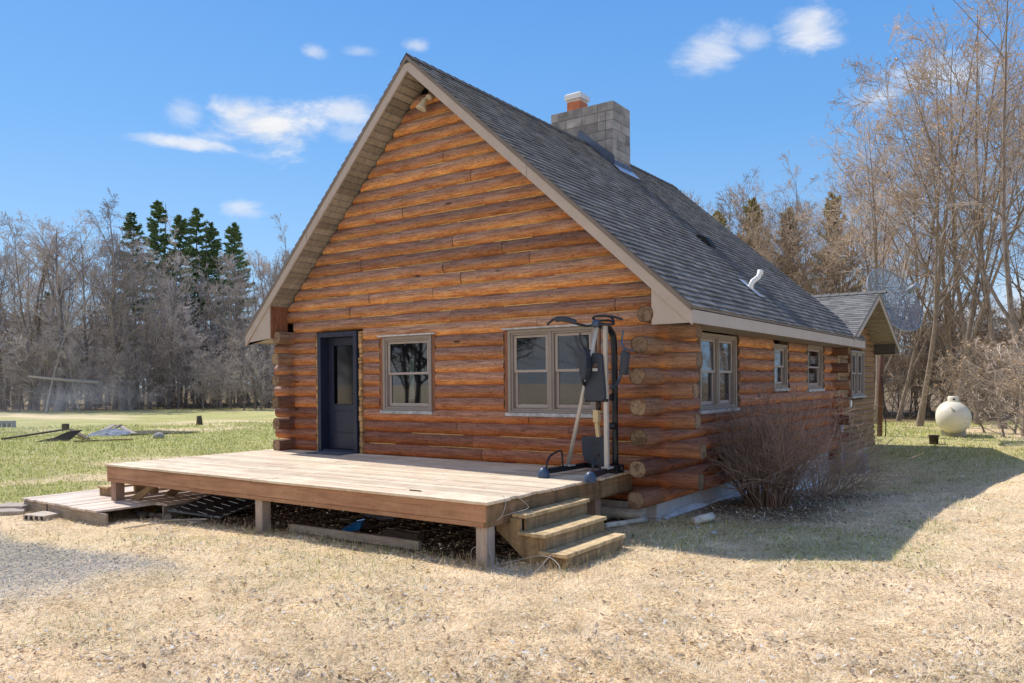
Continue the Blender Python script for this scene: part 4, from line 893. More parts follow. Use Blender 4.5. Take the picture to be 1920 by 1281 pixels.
# stoop
mb = MB(); mb.box(4.68, 5.20, 9.76, 10.15, -.75, .14, 0, .5); o = bevel(mb.build('concrete_stoop', simple('stoop_concrete', (.34, .31, .31), .9, .15, 6, bump=.4)), .01); tag(o, 'grey concrete stoop against the rear wing behind the bare bush', 'stoop')

# ---- burn pile and boards in the left field
q = at(212, 816, 2, 0); fx, fy = q.x, q.y
def heap(name, c, rx, ry, h, mat, label, cat, sd=1, n=44):
    mb = MB(); V = []
    for j in range(n):
        for i in range(n):
            u = i/(n-1)*2-1; v = j/(n-1)*2-1; d = math.hypot(u, v); z = h*max(0, 1-d**1.6)*(.5+1.0*float(fbm(u*3+sd, v*3, 1, sd))); V.append((u*rx, v*ry, z-.03 if d < 1 else -.06))
    mb.add(V, [(j*n+i, j*n+i+1, (j+1)*n+i+1, (j+1)*n+i) for j in range(n-1) for i in range(n-1)], 0, .5, False); o = mb.build(name, mat); o.location = (c[0], c[1], GZ(*c)); o.rotation_euler = (0, 0, R(YAW)); return tag(o, label, cat)
heap('ash_heap', (fx, fy), 1.1, .8, .26, M_ASH, 'smouldering blue grey ash heap in the left field', 'ash heap', 4)
mb = MB(); n = 28; V = [(0, 0, 0)]+[(1.9*math.cos(a)*(1+.25*math.sin(3*a+1)), 1.2*math.sin(a)*(1+.2*math.cos(4*a)), 0) for a in [2*math.pi*i/n for i in range(n)]]
mb.add(V, [(0, i+1, (i+1) % n+1) for i in range(n)]); o = mb.build('burnt_ground', M_CHAR); q = at(262, 813, 2, 0); o.location = (q.x, q.y, GZ(q.x, q.y)+.035); o.rotation_euler = (0, 0, R(YAW)); tag(o, kind='structure')
def fieldplank(x0, y0, x1, y1, w, h, label, mat=M_BARKD, z0=.02, z1=.02, name='plank', cat='plank'):
    a = at(x0, y0, 2, 0); b = at(x1, y1, 2, 0); a.z = GZ(a.x, a.y)+z0; b.z = GZ(b.x, b.y)+z1; return plank(a, b, w, h, mat, label, name, cat)
fieldplank(138, 830, 250, 826, .14, .05, 'long brown board lying on the lawn right of the dark panel', M_STEP)
fieldplank(5, 826, 128, 812, .12, .06, 'long dark beam resting on the leaning panel in the field', M_BARKD, .03, .12)
fieldplank(132, 818, 165, 826, .14, .05, 'short dark board sticking out right of the leaning panel', M_BARKD, .25, .03)
fieldplank(186, 815, 214, 808, .2, .04, 'grey board laid over the left side of the ash heap', M_OLD, .05, .24)
fieldplank(222, 808, 252, 817, .2, .04, 'grey board leaning over the right side of the ash heap', M_OLD, .22, .05)
fieldplank(200, 818, 226, 809, .12, .04, 'charred board across the middle of the ash heap', M_BARKD, .06, .24)
a = at(62, 829, 2, 0); b = at(130, 826, 2, 0); mb = MB(); d = (b-a); mb.add([(a.x, a.y, 0), (b.x, b.y, 0), (b.x-.3, b.y+.6, .34), (a.x+d.x*.45, a.y+d.y*.45+.6, .30), (a.x+d.x*.25, a.y+d.y*.25+.4, .12), (a.x, a.y, -.04), (b.x, b.y, -.04)], [(0, 1, 2, 3, 4), (0, 5, 6, 1)])
o = mb.build('plywood_panel', M_BARKD); tag(o, 'dark weathered panel leaning in the left field', 'panel'); md = o.modifiers.new('s', 'SOLIDIFY'); md.thickness = .03
q = at(123, 815, 2, 0); mb = MB(); mb.box(-.09, .09, -.09, .09, 0, .2, 0, .5); o = mb.build('timber_block', M_BARKD); o.location = (q.x, q.y, GZ(q.x, q.y)+.22); o.rotation_euler = (0, 0, .5); tag(o, 'dark block of timber on top of the leaning panel', 'timber block')
q = at(12, 811, 2, 0); mb = MB(); mb.box(-.35, .35, -.1, .1, .12, .2)
for k in range(4): mb.box(-.35+k*.217, -.30+k*.217, -.1, .1, 0, .12)
o = mb.build('cinder_block', simple('blue_grey_block', (.30, .32, .36), .9)); o.location = (q.x, q.y, GZ(q.x, q.y)+.2); o.scale = (1, 1, 1.4); o.rotation_euler = (0, 0, R(30)); tag(o, 'blue grey slotted block at the left edge of the field', 'cinder block')
q = at(374, 797, 2, 0); mb = MB(); mb.tube([(0, 0, -.1), (0, 0, .25), (-.03, 0, .42)], [.16, .13, .11], 12); o = mb.build('tree_stump', M_BARKD); o.location = (q.x, q.y, GZ(q.x, q.y)); tag(o, 'small dark stump in the middle of the lawn', 'stump')
q = at(297, 822, 2, 0); rock('stone', (q.x, q.y), .22, 'pale flat stone alone on the lawn right of the burn pile', 'stone', simple('pale_stone', (.55, .52, .48), .9))

# ================================================================== GROUND
def np_mesh(name, V, F, mats, parent=None, smooth=False, attrs=None, midx=None):
    V = np.ascontiguousarray(V, dtype=np.float32); F = np.ascontiguousarray(F, dtype=np.int32); k = F.shape[1]
    me = bpy.data.meshes.new(name); me.vertices.add(len(V)); me.vertices.foreach_set('co', V.ravel())
    me.loops.add(F.size); me.loops.foreach_set('vertex_index', F.ravel()); me.polygons.add(len(F))
    me.polygons.foreach_set('loop_start', np.arange(0, F.size, k, dtype=np.int32)); me.polygons.foreach_set('loop_total', np.full(len(F), k, dtype=np.int32))
    for q in (mats if isinstance(mats, (list, tuple)) else [mats]): me.materials.append(q)
    me.polygons.foreach_set('use_smooth', np.full(len(F), smooth))
    if midx is not None: me.polygons.foreach_set('material_index', np.asarray(midx, np.int32))
    for an, dom, ty, val in (attrs or []):
        a = me.attributes.new(an, ty, dom); a.data.foreach_set('color' if 'COLOR' in ty else 'value', np.ascontiguousarray(val, np.float32).ravel())
    me.update(calc_edges=True)
    o = bpy.data.objects.new(name, me); COL.objects.link(o)
    if parent is not None: o.parent = parent
    return o
def fwd(x, y): return -(x-CAMP[0])*math.sin(R(YAW))+(y-CAMP[1])*math.cos(R(YAW))
def lat(x, y): return (x-CAMP[0])*math.cos(R(YAW))+(y-CAMP[1])*math.sin(R(YAW))
def regions(x, y):
    f = fbm(x, y, 1.6, 11); f2 = fbm(x, y, 5.0, 21); f3 = fbm(x, y, .5, 31)
    field = sstep(-4.6, -6.6, x+1.2*(f-.5))*sstep(-5.2, -3.6, y+1.5*(f-.5))
    g = .01+.08*sstep(.60, .74, f)*1
    g = np.maximum(g, field*(.25+1.0*sstep(.36, .54, f2*.6+f*.4)))
    shade = sstep(4.2, 4.8, x)*sstep(8.6, 7.0, x)*sstep(-1.9, -1.0, y)
    g = np.maximum(g, shade*(.38*sstep(.46, .62, f)))
    farr = sstep(9, 13, y)*sstep(0, 3, x); g = np.maximum(g, farr*(.12+.7*sstep(.38, .54, f2)))
    g = np.maximum(g, .20*np.exp(-((y+3.9)/.8)**2)*sstep(-3, 0, x)*sstep(5, 3, x)*sstep(.40, .58, f))
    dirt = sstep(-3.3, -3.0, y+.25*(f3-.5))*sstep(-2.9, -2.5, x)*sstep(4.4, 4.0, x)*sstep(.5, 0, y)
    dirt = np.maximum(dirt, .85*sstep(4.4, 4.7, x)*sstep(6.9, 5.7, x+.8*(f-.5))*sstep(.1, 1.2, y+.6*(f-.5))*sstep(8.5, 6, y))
    ff = fwd(x, y); ll = lat(x, y); tl = np.where(ll > 6, 34.5, 63.0)+4*(f2-.5)
    forest = sstep(-1.5, 1.0, ff-tl)
    gy = sstep(-4.7, -5.1, y+.5*(f-.5)+.15*(x+2)*.1)*sstep(-8.2, -7.0, y-.22*x+1.0*(f-.5))*sstep(2.1, .6, x+.9*(f-.5)+.5*(f3-.5))
    gravel = gy*sstep(.22, .5, f3*.5+f*.5+.28*sstep(1.5, -1.5, x))
    return np.clip(g, 0, 1), np.clip(dirt, 0, 1), np.clip(forest, 0, 1), np.clip(gravel, 0, 1), f3
def gcolor(x, y):
    g, d, fo, gr, f3 = regions(x, y)
    def L(a, b, t): return a+(b-a)*t[..., None]
    c = L(np.array([.76, .58, .36]), np.array([.96, .78, .53]), f3)
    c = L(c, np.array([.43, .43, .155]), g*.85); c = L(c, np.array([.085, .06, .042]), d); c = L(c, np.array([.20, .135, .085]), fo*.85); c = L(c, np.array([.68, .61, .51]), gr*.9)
    return c
ax_ = lambda a, b, f, far, gro: np.unique(np.round(np.concatenate([np.arange(a, b, f), b+np.cumsum(f*gro**np.arange(1, 60)), a-np.cumsum(f*gro**np.arange(1, 60))]), 3))
XS = ax_(-7, 12, .10, 0, 1.13); YS = ax_(-9.5, 15, .10, 0, 1.13)
XS = XS[np.abs(XS) < 900]; YS = YS[np.abs(YS) < 900]
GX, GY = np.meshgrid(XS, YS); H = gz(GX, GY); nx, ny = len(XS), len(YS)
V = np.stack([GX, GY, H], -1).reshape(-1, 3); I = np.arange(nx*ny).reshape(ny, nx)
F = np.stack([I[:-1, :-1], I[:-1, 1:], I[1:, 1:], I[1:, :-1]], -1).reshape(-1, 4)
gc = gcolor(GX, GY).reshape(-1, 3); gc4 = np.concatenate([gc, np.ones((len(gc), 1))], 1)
_, dd_, _, gr_, _ = regions(GX, GY)
def ground_mat():
    k = NM('dry_lawn_ground'); v = k.vec(); c = k.attr('gcol', 'Color'); gr = k.attr('gravel')
    a = k.noise(v, 26, 8, .82, .4); b = k.noise(v, 5, 5, .6); w = k.noise(k.vec((1, 3, 1), rot=(0, 0, .5)), 60, 4, .7, .8)
    c = k.mix(1, c, k.ramp(a, (.34, (.34, .31, .27)), (.47, (.95, .94, .92)), (.66, (1.5, 1.48, 1.45))), 'MULTIPLY')
    c = k.mix(1, c, k.ramp(w, (.35, .75), (.65, 1.2)), 'MULTIPLY'); c = k.mix(1, c, k.ramp(b, (.3, .85), (.7, 1.15)), 'MULTIPLY')
    far = k.noise(v, .35, 6, .65); c = k.mix(1, c, k.ramp(far, (.35, (.88, .88, .82)), (.65, (1.12, 1.08, 1.10))), 'MULTIPLY')
    s = k.voro(v, 75); stn = k.ramp(s, (.05, 1.3), (.5, .55)); c = k.mix(gr, c, k.mix(1, c, stn, 'MULTIPLY'))
    k.bump(k.math('ADD', a, k.math('MULTIPLY', s, -.5)), .8, .03); return k.set(c, 1, 0, .1)
M_GROUND = ground_mat()
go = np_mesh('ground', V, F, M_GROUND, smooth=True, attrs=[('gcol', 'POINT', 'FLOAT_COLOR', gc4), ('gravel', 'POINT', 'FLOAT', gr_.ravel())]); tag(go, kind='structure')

def colmat(name, rough=.9, trans=0):
    k = NM(name); c = k.attr('col', 'Color'); k.set(c, rough, 0, .15)
    if trans:
        tl = k.n('ShaderNodeBsdfTranslucent'); k.l(c, tl.inputs[0]); mx = k.n('ShaderNodeMixShader'); mx.inputs[0].default_value = trans
        k.l(k.b.outputs[0], mx.inputs[1]); k.l(tl.outputs[0], mx.inputs[2]); k.l(mx.outputs[0], k.out.inputs[0])
    return k.m
M_BLADE = colmat('grass_blade', .85, .3); M_LITTER = colmat('leaf_litter', .9, .15)
def inside(x, y):          # where no grass can stand: house, steps, platform, pads
    h = ((x > -3) & (x < 4.62) & (y > .05) & (y < 9.6)) | ((x > 2) & (x < 5.2) & (y > 9.6) & (y < 14.3))
    u = ((x > -4.6) & (x < -2.2) & (y > -3.8) & (y < -1)) | ((x > 4.1) & (x < 4.84) & (y > -2.9) & (y < -1.6))
    return h | u
def scatter(n, r0, r1, a0=-46, a1=46, pw=1.0):
    u = RNG.random(n); r = r0*(r1/r0)**(u**pw); a = np.radians(RNG.uniform(a0, a1, n)+YAW)
    x = CAMP[0]-np.sin(a)*r; y = CAMP[1]+np.cos(a)*r; k = ~inside(x, y); return x[k], y[k], r[k]
x, y, r = scatter(520000, 3.9, 42, pw=1.25)
g, d, fo, gr, f3 = regions(x, y); keep = (RNG.random(len(x)) > np.maximum(np.maximum(d*.93, fo), gr*.93)); x, y, r, g, f3 = x[keep], y[keep], r[keep], g[keep], f3[keep]
tall = RNG.random(len(x)) < .04
n = len(x); L = (.02+.048*RNG.random(n))*(1+r*.03)*np.where(tall, 1.5, 1); w = (.0014+.0020*RNG.random(n))*np.maximum(1, r*.17)
isg = RNG.random(n) < g*.85
til = np.where(isg, RNG.uniform(.35, 1.2, n), RNG.uniform(.0, .5, n)**1.0); til = np.where(tall, RNG.uniform(.4, 1.2, n), til); az = 14*fbm(x, y, .45, 51, 2)+RNG.normal(0, .75, n)
b = np.stack([x, y, gz(x, y)+.002+RNG.random(n)*.012*np.where(isg, 0, 1)], -1); dv = np.stack([np.cos(az)*np.cos(til), np.sin(az)*np.cos(til), np.sin(til)], -1); sv = np.stack([-np.sin(az), np.cos(az), RNG.uniform(-.22, .22, n)], -1)
V = np.stack([b-sv*w[:, None], b+sv*w[:, None], b+dv*L[:, None]], 1).reshape(-1, 3); F = np.arange(3*n).reshape(-1, 3)
t = RNG.random((n, 1)); st_ = np.array([.56, .40, .23])*(1-t)+np.array([1.0, .885, .67])*t**.7; gn = np.array([.27, .31, .07])*(1-t)+np.array([.54, .57, .19])*t
cc = np.where(isg[:, None], gn, st_)*((.74+.50*fbm(x, y, .22, 61, 3))*(.85+.3*f3))[:, None]; c4 = np.concatenate([cc, np.ones((n, 1))], 1)
go = np_mesh('grass', V, F, M_BLADE, attrs=[('col', 'FACE', 'FLOAT_COLOR', c4)]); tag(go, 'short dry straw coloured grass with green patches covering the yard', 'grass', kind='stuff')
# upright weeds where mower cannot reach: posts, steps, deck edge, platform
P = []
for (ax0, ay0, sx, sy, m) in [(4.05, -3.25, .12, .1, 90), (.45, -3.25, .14, .1, 90), (-3.1, -3.35, .25, .12, 90), (4.7, -3.05, .35, .08, 160), (4.95, -2.3, .06, .6, 160), (2.6, -3.25, 1.3, .07, 420), (-3.9, -4.0, .8, .12, 260), (5.0, -.1, .5, .35, 260), (-.8, -3.3, .9, .1, 120)]:
    P.append(np.stack([RNG.normal(ax0, sx, m), RNG.normal(ay0, sy, m)], 1))
P = np.concatenate(P); x, y = P[:, 0], P[:, 1]; n = len(x); L = RNG.uniform(.04, .17, n); az = RNG.uniform(0, 6.28, n); lean = RNG.uniform(.1, .8, n)
b = np.stack([x, y, gz(x, y)], -1); hd = np.stack([np.cos(az), np.sin(az), 0*az], -1); sv = np.stack([-np.sin(az), np.cos(az), 0*az], -1)*.0018
m1 = b+hd*(L*lean*.35)[:, None]+np.array([0, 0, 1])*(L*.6)[:, None]; tp = b+hd*(L*lean)[:, None]+np.array([0, 0, 1])*(L*(1-.3*lean))[:, None]
V = np.stack([b-sv, b+sv, m1+sv*.8, m1-sv*.8, tp], 1).reshape(-1, 3); o_ = (np.arange(n)*5)[:, None]
F = np.concatenate([o_+np.array([[0, 1, 2]]), o_+np.array([[0, 2, 3]]), o_+np.array([[3, 2, 4]])]); t = RNG.random((n, 1)); c1 = np.array([.40, .30, .15])*(1-t)+np.array([.72, .58, .38])*t; c1 = np.where(RNG.random((n, 1)) < .15, [[.18, .25, .05]], c1); c1 = np.concatenate([c1]*3)
go = np_mesh('weeds', V, F, M_BLADE, attrs=[('col', 'FACE', 'FLOAT_COLOR', np.concatenate([c1, np.ones((len(c1), 1))], 1))]); tag(go, 'dry upright weeds around the deck posts and steps', 'weeds', kind='stuff')
# leaf litter
x, y, r = scatter(46000, 3.9, 24, pw=1.1); g, d, fo, gr, f3 = regions(x, y); k = (RNG.random(len(x)) < .25+.75*(fbm(x, y, .8, 41) > .55)) & (gr < .5); x, y, r = x[k], y[k], r[k]
ux = RNG.uniform(-2.9, 4.2, 3000); uy = RNG.uniform(-3.2, .0, 3000); bx2 = RNG.normal(5.3, .7, 2600); by2 = RNG.uniform(.2, 7.5, 2600); kk = bx2 > 4.62; bx2, by2 = bx2[kk], by2[kk]
x = np.concatenate([x, ux, bx2]); y = np.concatenate([y, uy, by2]); n = len(x); s = RNG.uniform(.008, .028, n); az = RNG.uniform(0, 6.28, n)
a = np.stack([np.cos(az), np.sin(az), RNG.uniform(-.5, .5, n)], -1)*s[:, None]; c_ = np.stack([-np.sin(az), np.cos(az), RNG.uniform(-.4, .4, n)], -1)*(s*RNG.uniform(.3, .7, n))[:, None]
b = np.stack([x, y, gz(x, y)+.012+RNG.random(n)*.012], -1); up = np.array([0, 0, 1])*(s*.4)[:, None]
V = np.stack([b-a, b+c_-a*.2, b+a+up, b-c_+a*.1+up*.5], 1).reshape(-1, 3); F = np.arange(4*n).reshape(-1, 4)
t = RNG.random((n, 1)); cc = np.array([.14, .085, .05])*(1-t)+np.array([.70, .57, .43])*t; cc = np.where(RNG.random((n, 1)) < .18, [[.72, .68, .62]], cc)
go = np_mesh('leaf_litter', V, F, M_LITTER, attrs=[('col', 'FACE', 'FLOAT_COLOR', np.concatenate([cc, np.ones((n, 1))], 1))]); tag(go, 'dead brown leaves scattered over the lawn and under the deck', 'leaves', kind='stuff')
# gravel stones
x = RNG.uniform(-9, 2.4, 60000); y = RNG.uniform(-9, -4.3, 60000); g, d, fo, gr, f3 = regions(x, y); k = RNG.random(len(x)) < gr; x, y = x[k][:26000], y[k][:26000]; n = len(x); s = RNG.uniform(.003, .014, n)
oc = np.array([[1, 0, 0], [0, 1, 0], [-1, 0, 0], [0, -1, 0], [0, 0, .8], [0, 0, -.8]]); of = np.array([[0, 1, 4], [1, 2, 4], [2, 3, 4], [3, 0, 4], [1, 0, 5], [2, 1, 5], [3, 2, 5], [0, 3, 5]])
V = (np.stack([x, y, gz(x, y)+.002], -1)[:, None, :]+oc[None]*s[:, None, None]*RNG.uniform(.6, 1.3, (n, 6, 1))).reshape(-1, 3); F = (np.arange(n)[:, None, None]*6+of[None]).reshape(-1, 3)
t = RNG.random((n, 1)); cc = np.repeat(np.array([.38, .34, .28])*(1-t)+np.array([.90, .83, .72])*t, 8, 0)
go = np_mesh('gravel', V, F, M_LITTER, attrs=[('col', 'FACE', 'FLOAT_COLOR', np.concatenate([cc, np.ones((len(cc), 1))], 1))]); tag(go, 'grey gravel patch of the old drive at the left of the lawn', 'gravel', kind='stuff')

# ================================================================== TREES
def unit(a): return a/np.maximum(np.linalg.norm(a, axis=-1, keepdims=True), 1e-9)
def grow(p, d, L, n, wob, trop):
    N = len(p); P = np.zeros((N, n, 3)); D = np.zeros((N, n, 3)); P[:, 0] = p; d = unit(d); D[:, 0] = d
    for i in range(1, n):
        d = unit(d+RNG.normal(0, wob, (N, 3))+np.array([0, 0, 1])*trop); P[:, i] = P[:, i-1]+d*(L/(n-1))[:, None]; D[:, i] = d
    return P, D
def kids(P, D, Rr, k, t0, ang, kL, L, jit=.25, t1=1.0):
    N, n, _ = P.shape; t = np.sort(RNG.uniform(t0, t1, (N, k)), 1); u = t*(n-1); i = np.minimum(u.astype(int), n-2); f = (u-i)[..., None]; ix = np.arange(N)[:, None]
    p = P[ix, i]*(1-f)+P[ix, i+1]*f; d = unit(D[ix, i]); r = Rr[ix, i]*(1-f[..., 0])+Rr[ix, i+1]*f[..., 0]
    az = RNG.uniform(0, 2*np.pi, (N, k)); a = np.radians(RNG.uniform(ang[0], ang[1], (N, k)))
    ref = np.where(np.abs(d[..., 2:3]) < .9, [[[0, 0, 1.]]], [[[1., 0, 0]]]); u1 = unit(np.cross(d, ref)); u2 = np.cross(d, u1)
    nd = d*np.cos(a)[..., None]+(u1*np.cos(az)[..., None]+u2*np.sin(az)[..., None])*np.sin(a)[..., None]
    nl = (L[:, None]*kL*(1.15-.75*t))*RNG.uniform(1-jit, 1+jit, (N, k)); return p.reshape(-1, 3), nd.reshape(-1, 3), nl.ravel(), r.ravel(), t.ravel()
def tubes(P, Rr, s):
    N, n, _ = P.shape; D = np.zeros_like(P); D[:, 1:-1] = P[:, 2:]-P[:, :-2]; D[:, 0] = P[:, 1]-P[:, 0]; D[:, -1] = P[:, -1]-P[:, -2]; D = unit(D)
    ref = np.tile(np.array([.31, .22, .05]), (N, 1)); ref[np.abs(D[:, 0, 2]) < .5] = [0, 0, 1]; u = unit(np.cross(D, ref[:, None, :])); w = np.cross(D, u); th = np.arange(s)*2*np.pi/s
    V = P[:, :, None, :]+(u[:, :, None, :]*np.cos(th)[:, None]+w[:, :, None, :]*np.sin(th)[:, None])*Rr[:, :, None, None]
    I = np.arange(N*n*s).reshape(N, n, s); J = np.roll(I, -1, 2); F = np.stack([I[:, :-1], J[:, :-1], J[:, 1:], I[:, 1:]], -1).reshape(-1, 4); return V.reshape(-1, 3), F
class Acc:
    def __init__(s): s.V = []; s.F = []; s.M = []; s.n = 0
    def add(s, V, F, m=0):
        if F.shape[1] == 3: F = np.concatenate([F, F[:, 2:3]], 1)
        s.V.append(V); s.F.append(F+s.n); s.M.append(np.full(len(F), m)); s.n += len(V)
    def arr(s): return np.concatenate(s.V), np.concatenate(s.F), np.concatenate(s.M)
def taper(r0, r1, n, p=1.0): t = (np.linspace(0, 1, n)**p)[None]; return np.asarray(r0)[:, None]*(1-t)+np.asarray(r1)[:, None]*t
def quad_leaves(p, size, flat=.5):
    n = len(p); a = unit(RNG.normal(0, 1, (n, 3)))*size[:, None]; b = unit(np.cross(a, RNG.normal(0, 1, (n, 3))))*(size*flat)[:, None]
    V = np.stack([p-a, p+b*.8-a*.1, p+a, p-b], 1).reshape(-1, 3); return V, np.arange(4*n).reshape(-1, 4)
def make_tree(H, r, t0, n1, n2, n3, n4, a1=(28, 60), l1=.40, lean=.06, leaves=0, trop=.05, wob=.06, tw=.006, cl=.9, fork=0):
    A = Acc(); B = Acc(); z = np.array([[0, 0, -.15]]); d = np.array([[RNG.normal(0, lean), RNG.normal(0, lean), 1]])
    P, D = grow(z, d, np.array([H*.95]), 12, wob*.7, .04); Rr = taper([r], [r*.10], 12, .8); Rr[:, 0] *= 1.35; A.add(*tubes(P, Rr, 9))
    Ls = np.array([H])
    if fork:
        fp, fd, fl, fr, ft = kids(P, D, Rr, fork, .12, (14, 28), .85, Ls, .1, .35); fr = fr*.72
        P2, D2 = grow(fp, fd, fl*.8, 12, wob*.7, .06); R2 = taper(fr, fr*.12, 12, .8); A.add(*tubes(P2, R2, 7)); P = np.concatenate([P, P2]); D = np.concatenate([D, D2]); Rr = np.concatenate([Rr, R2]); Ls = np.concatenate([Ls, fl])
    p, d, L, rr, t = kids(P, D, Rr, n1, t0, a1, l1, Ls); rr = np.minimum(rr*.55, .09*H/16); P, D = grow(p, d, L, 7, wob*1.7, trop); Rr = taper(rr, rr*.22, 7); A.add(*tubes(P, Rr, 5))
    p, d, L2, rr, t = kids(P, D, Rr, n2, .18, (22, 60), .52, L); rr = np.clip(rr*.6, tw*1.6, .05); P, D = grow(p, d, L2, 5, wob*2.2, trop); Rr = taper(rr, rr*.4, 5); B.add(*tubes(P, Rr, 3))
    p, d, L3, rr, t = kids(P, D, Rr, n3, .15, (22, 60), .58, L2); rr = np.clip(rr*.65, tw, .02); P, D = grow(p, d, L3, 4, wob*3, trop); Rr = taper(rr, rr*.5, 4); B.add(*tubes(P, Rr, 3)); tipP = P
    if n4:
        p, d, L4, rr, t = kids(P, D, Rr, n4, .2, (22, 60), .62, L3); rr = np.full(len(p), tw*.75); P, D = grow(p, d, L4, 3, wob*3.5, trop); Rr = taper(rr, rr*.5, 3); B.add(*tubes(P, Rr, 3)); tipP = P
    if leaves:
        q = tipP[:, 1:].reshape(-1, 3); q = q[RNG.random(len(q)) < leaves]; V, F = quad_leaves(q+RNG.normal(0, .03, q.shape), RNG.uniform(.025, .06, len(q))); B.add(V, F, 1)
    return A, B
def tmesh(acc, name, mats, smooth):
    V, F, M = acc.arr(); tri = F[:, 2] == F[:, 3]; o = np_mesh(name, V, F, mats, smooth=smooth, midx=M); me = o.data; bpy.data.objects.remove(o); return me
TREES = {}
def variant(key, bark_, twig_, n, **kw):
    TREES[key] = []
    for i in range(n):
        A, B = make_tree(**kw); TREES[key].append((tmesh(A, 'trunk', [bark_], True), tmesh(B, 'crown', [twig_, M_LEAFD], False)))
variant('oak', M_BARK, M_TWIG, 3, H=16, r=.32, t0=.30, n1=15, n2=8, n3=6, n4=3, a1=(30, 65), l1=.42, wob=.11, tw=.013)
variant('tall', M_BARK, M_TWIG, 4, H=16, r=.19, t0=.32, n1=15, n2=7, n3=5, n4=2, a1=(22, 50), l1=.28, tw=.013)
variant('sapling', M_BARK, M_TWIG, 4, H=6.5, r=.05, t0=.05, n1=15, n2=6, n3=4, n4=2, a1=(25, 60), l1=.34, tw=.009, fork=1)
variant('leafy', M_BARK2, M_TWIG2, 5, H=17, r=.125, t0=.26, n1=12, n2=6, n3=4, n4=2, a1=(24, 62), l1=.36, leaves=.40, lean=.10, tw=.008, fork=2)
variant('brush', M_BARK2, M_TWIG2, 4, H=5.5, r=.04, t0=.06, n1=13, n2=5, n3=4, n4=2, a1=(25, 75), l1=.42, leaves=.08, lean=.2, tw=.0065, fork=2)
variant('pale', M_BARKW, M_TWIG, 1, H=17, r=.09, t0=.35, n1=14, n2=6, n3=5, n4=3, a1=(20, 40), l1=.22, tw=.008)
def conifer(H, Rb, clump, mat, droop, t0, dens=1.0):
    A = Acc(); B = Acc(); P, D = grow(np.array([[0, 0, -.1]]), np.array([[0, 0, 1.]]), np.array([H]), 10, .015, .05); A.add(*tubes(P, taper([.22], [.02], 10), 8))
    nb = int(H*12*dens); t = np.sort(RNG.uniform(t0, .99, nb)); z = t*H; az = RNG.uniform(0, 6.28, nb); L = Rb*(1-t)**.72*RNG.uniform(.65, 1.15, nb)+.15
    L *= np.where(RNG.random(nb) < .12, .5, 1); d = np.stack([np.cos(az), np.sin(az), np.full(nb, -droop)+t*.5], -1); p = np.stack([0*z, 0*z, z], -1)
    P, D = grow(p, d, L, 5, .07, .05); A.add(*tubes(P, taper(np.full(nb, .03), np.full(nb, .008), 5), 3))
    m = int(56*dens); u = RNG.uniform(.2, 1, (nb, m)); i = np.minimum((u*4).astype(int), 3); f = (u*4-i)[..., None]; ix = np.arange(nb)[:, None]; q = P[ix, i]*(1-f)+P[ix, i+1]*f
    side = unit(np.cross(D[:, 2], [[0, 0, 1.]])); w = (L[:, None]*.26*(1.15-u))*RNG.uniform(-1, 1, (nb, m)); q = q+side[:, None, :]*w[..., None]+np.array([0, 0, 1])*(-abs(w)*.25+RNG.normal(0, .07, (nb, m)))[..., None]
    q = q.reshape(-1, 3); dd = unit(np.repeat(D[:, 2], m, 0)+RNG.normal(0, .45, (len(q), 3))); s = RNG.uniform(.14, .34, len(q)); b = unit(np.cross(dd, RNG.normal(0, 1, (len(q), 3))))*(s*.25)[:, None]
    V = np.stack([q-dd*s[:, None]*.5, q+b, q+dd*s[:, None], q-b], 1).reshape(-1, 3); B.add(V, np.arange(len(V)).reshape(-1, 4)); return A, B
TREES['spruce'] = []; TREES['pine'] = []
for i in range(3):
    A, B = conifer(19, 4.0, 0, M_NEED, .35, .18); TREES['spruce'].append((tmesh(A, 'trunk', [M_BARK], True), tmesh(B, 'crown', [M_NEED], False)))
for i in range(2):
    A, B = conifer(14, 3.2, 0, M_NEED2, -.25, .42, .8); TREES['pine'].append((tmesh(A, 'trunk', [M_BARK2], True), tmesh(B, 'crown', [M_NEED2], False)))
def put(key, px, f, label, group=None, s=1.0, name='bare_tree', cat='tree', h=None, v=None, base=None, tilt=0, sx=1.0):
    d = ray(px, V0); p = CAMP+d*f; vs = TREES[key]; tm, cm = vs[random.randrange(len(vs)) if v is None else v]
    e = empty(name, (p[0], p[1], GZ(p[0], p[1])-.05)); s_ = s*rt(.9, 1.1) if h is None else h; e.scale = (s_*sx, s_*sx, s_); e.rotation_euler = (rt(-.03, .03), rt(-.03, .03)+tilt, rt(0, 6.28))
    for nm, me in (('trunk', tm), ('crown', cm)): o = bpy.data.objects.new(nm, me); COL.objects.link(o); o.parent = e
    return tag(e, label, cat, group)
# left edge of the wood
put('oak', 110, 60, 'big spreading bare oak left of the spruces, its crown open against the sky', h=1.06, v=0)
put('oak', 232, 61, 'dark broad bare tree with thick trunk right in front of the spruces', h=.98, v=1)
put('oak', 30, 66, 'bare crooked tree at the far left edge of the wood', h=.9, v=2)
put('pale', 85, 55, 'thin pale leaning tree trunk at the left of the wood', h=.74, tilt=-.12)
put('pale', 150, 56, 'short pale leaning sapling with white bark', h=.42, tilt=.3)
gl = 'slender grey bare tree in the front rows of the left wood'
for i in range(50):
    px = -60+i*14.3+rt(-9, 9); put('tall', px, rt(62, 76), gl, 'bare trees along the left wood edge', s=.80 if px > 330 else .88)
gl = 'small many twigged sapling at the foot of the left wood'
for i in range(104):
    px = -80+i*7+rt(-6, 6); put('sapling', px, rt(59, 66) if i % 2 else rt(66, 88), gl, 'saplings along the left wood edge', s=rt(.35, 1.15) if i % 2 else rt(.8, 1.7), name='sapling', sx=1.3)
gl = 'bare tree deeper in the left wood'
for i in range(26): put('tall', -100+i*29+rt(-12, 12), rt(80, 96), gl, 'bare trees deeper in the left wood', s=.95, sx=1.2)
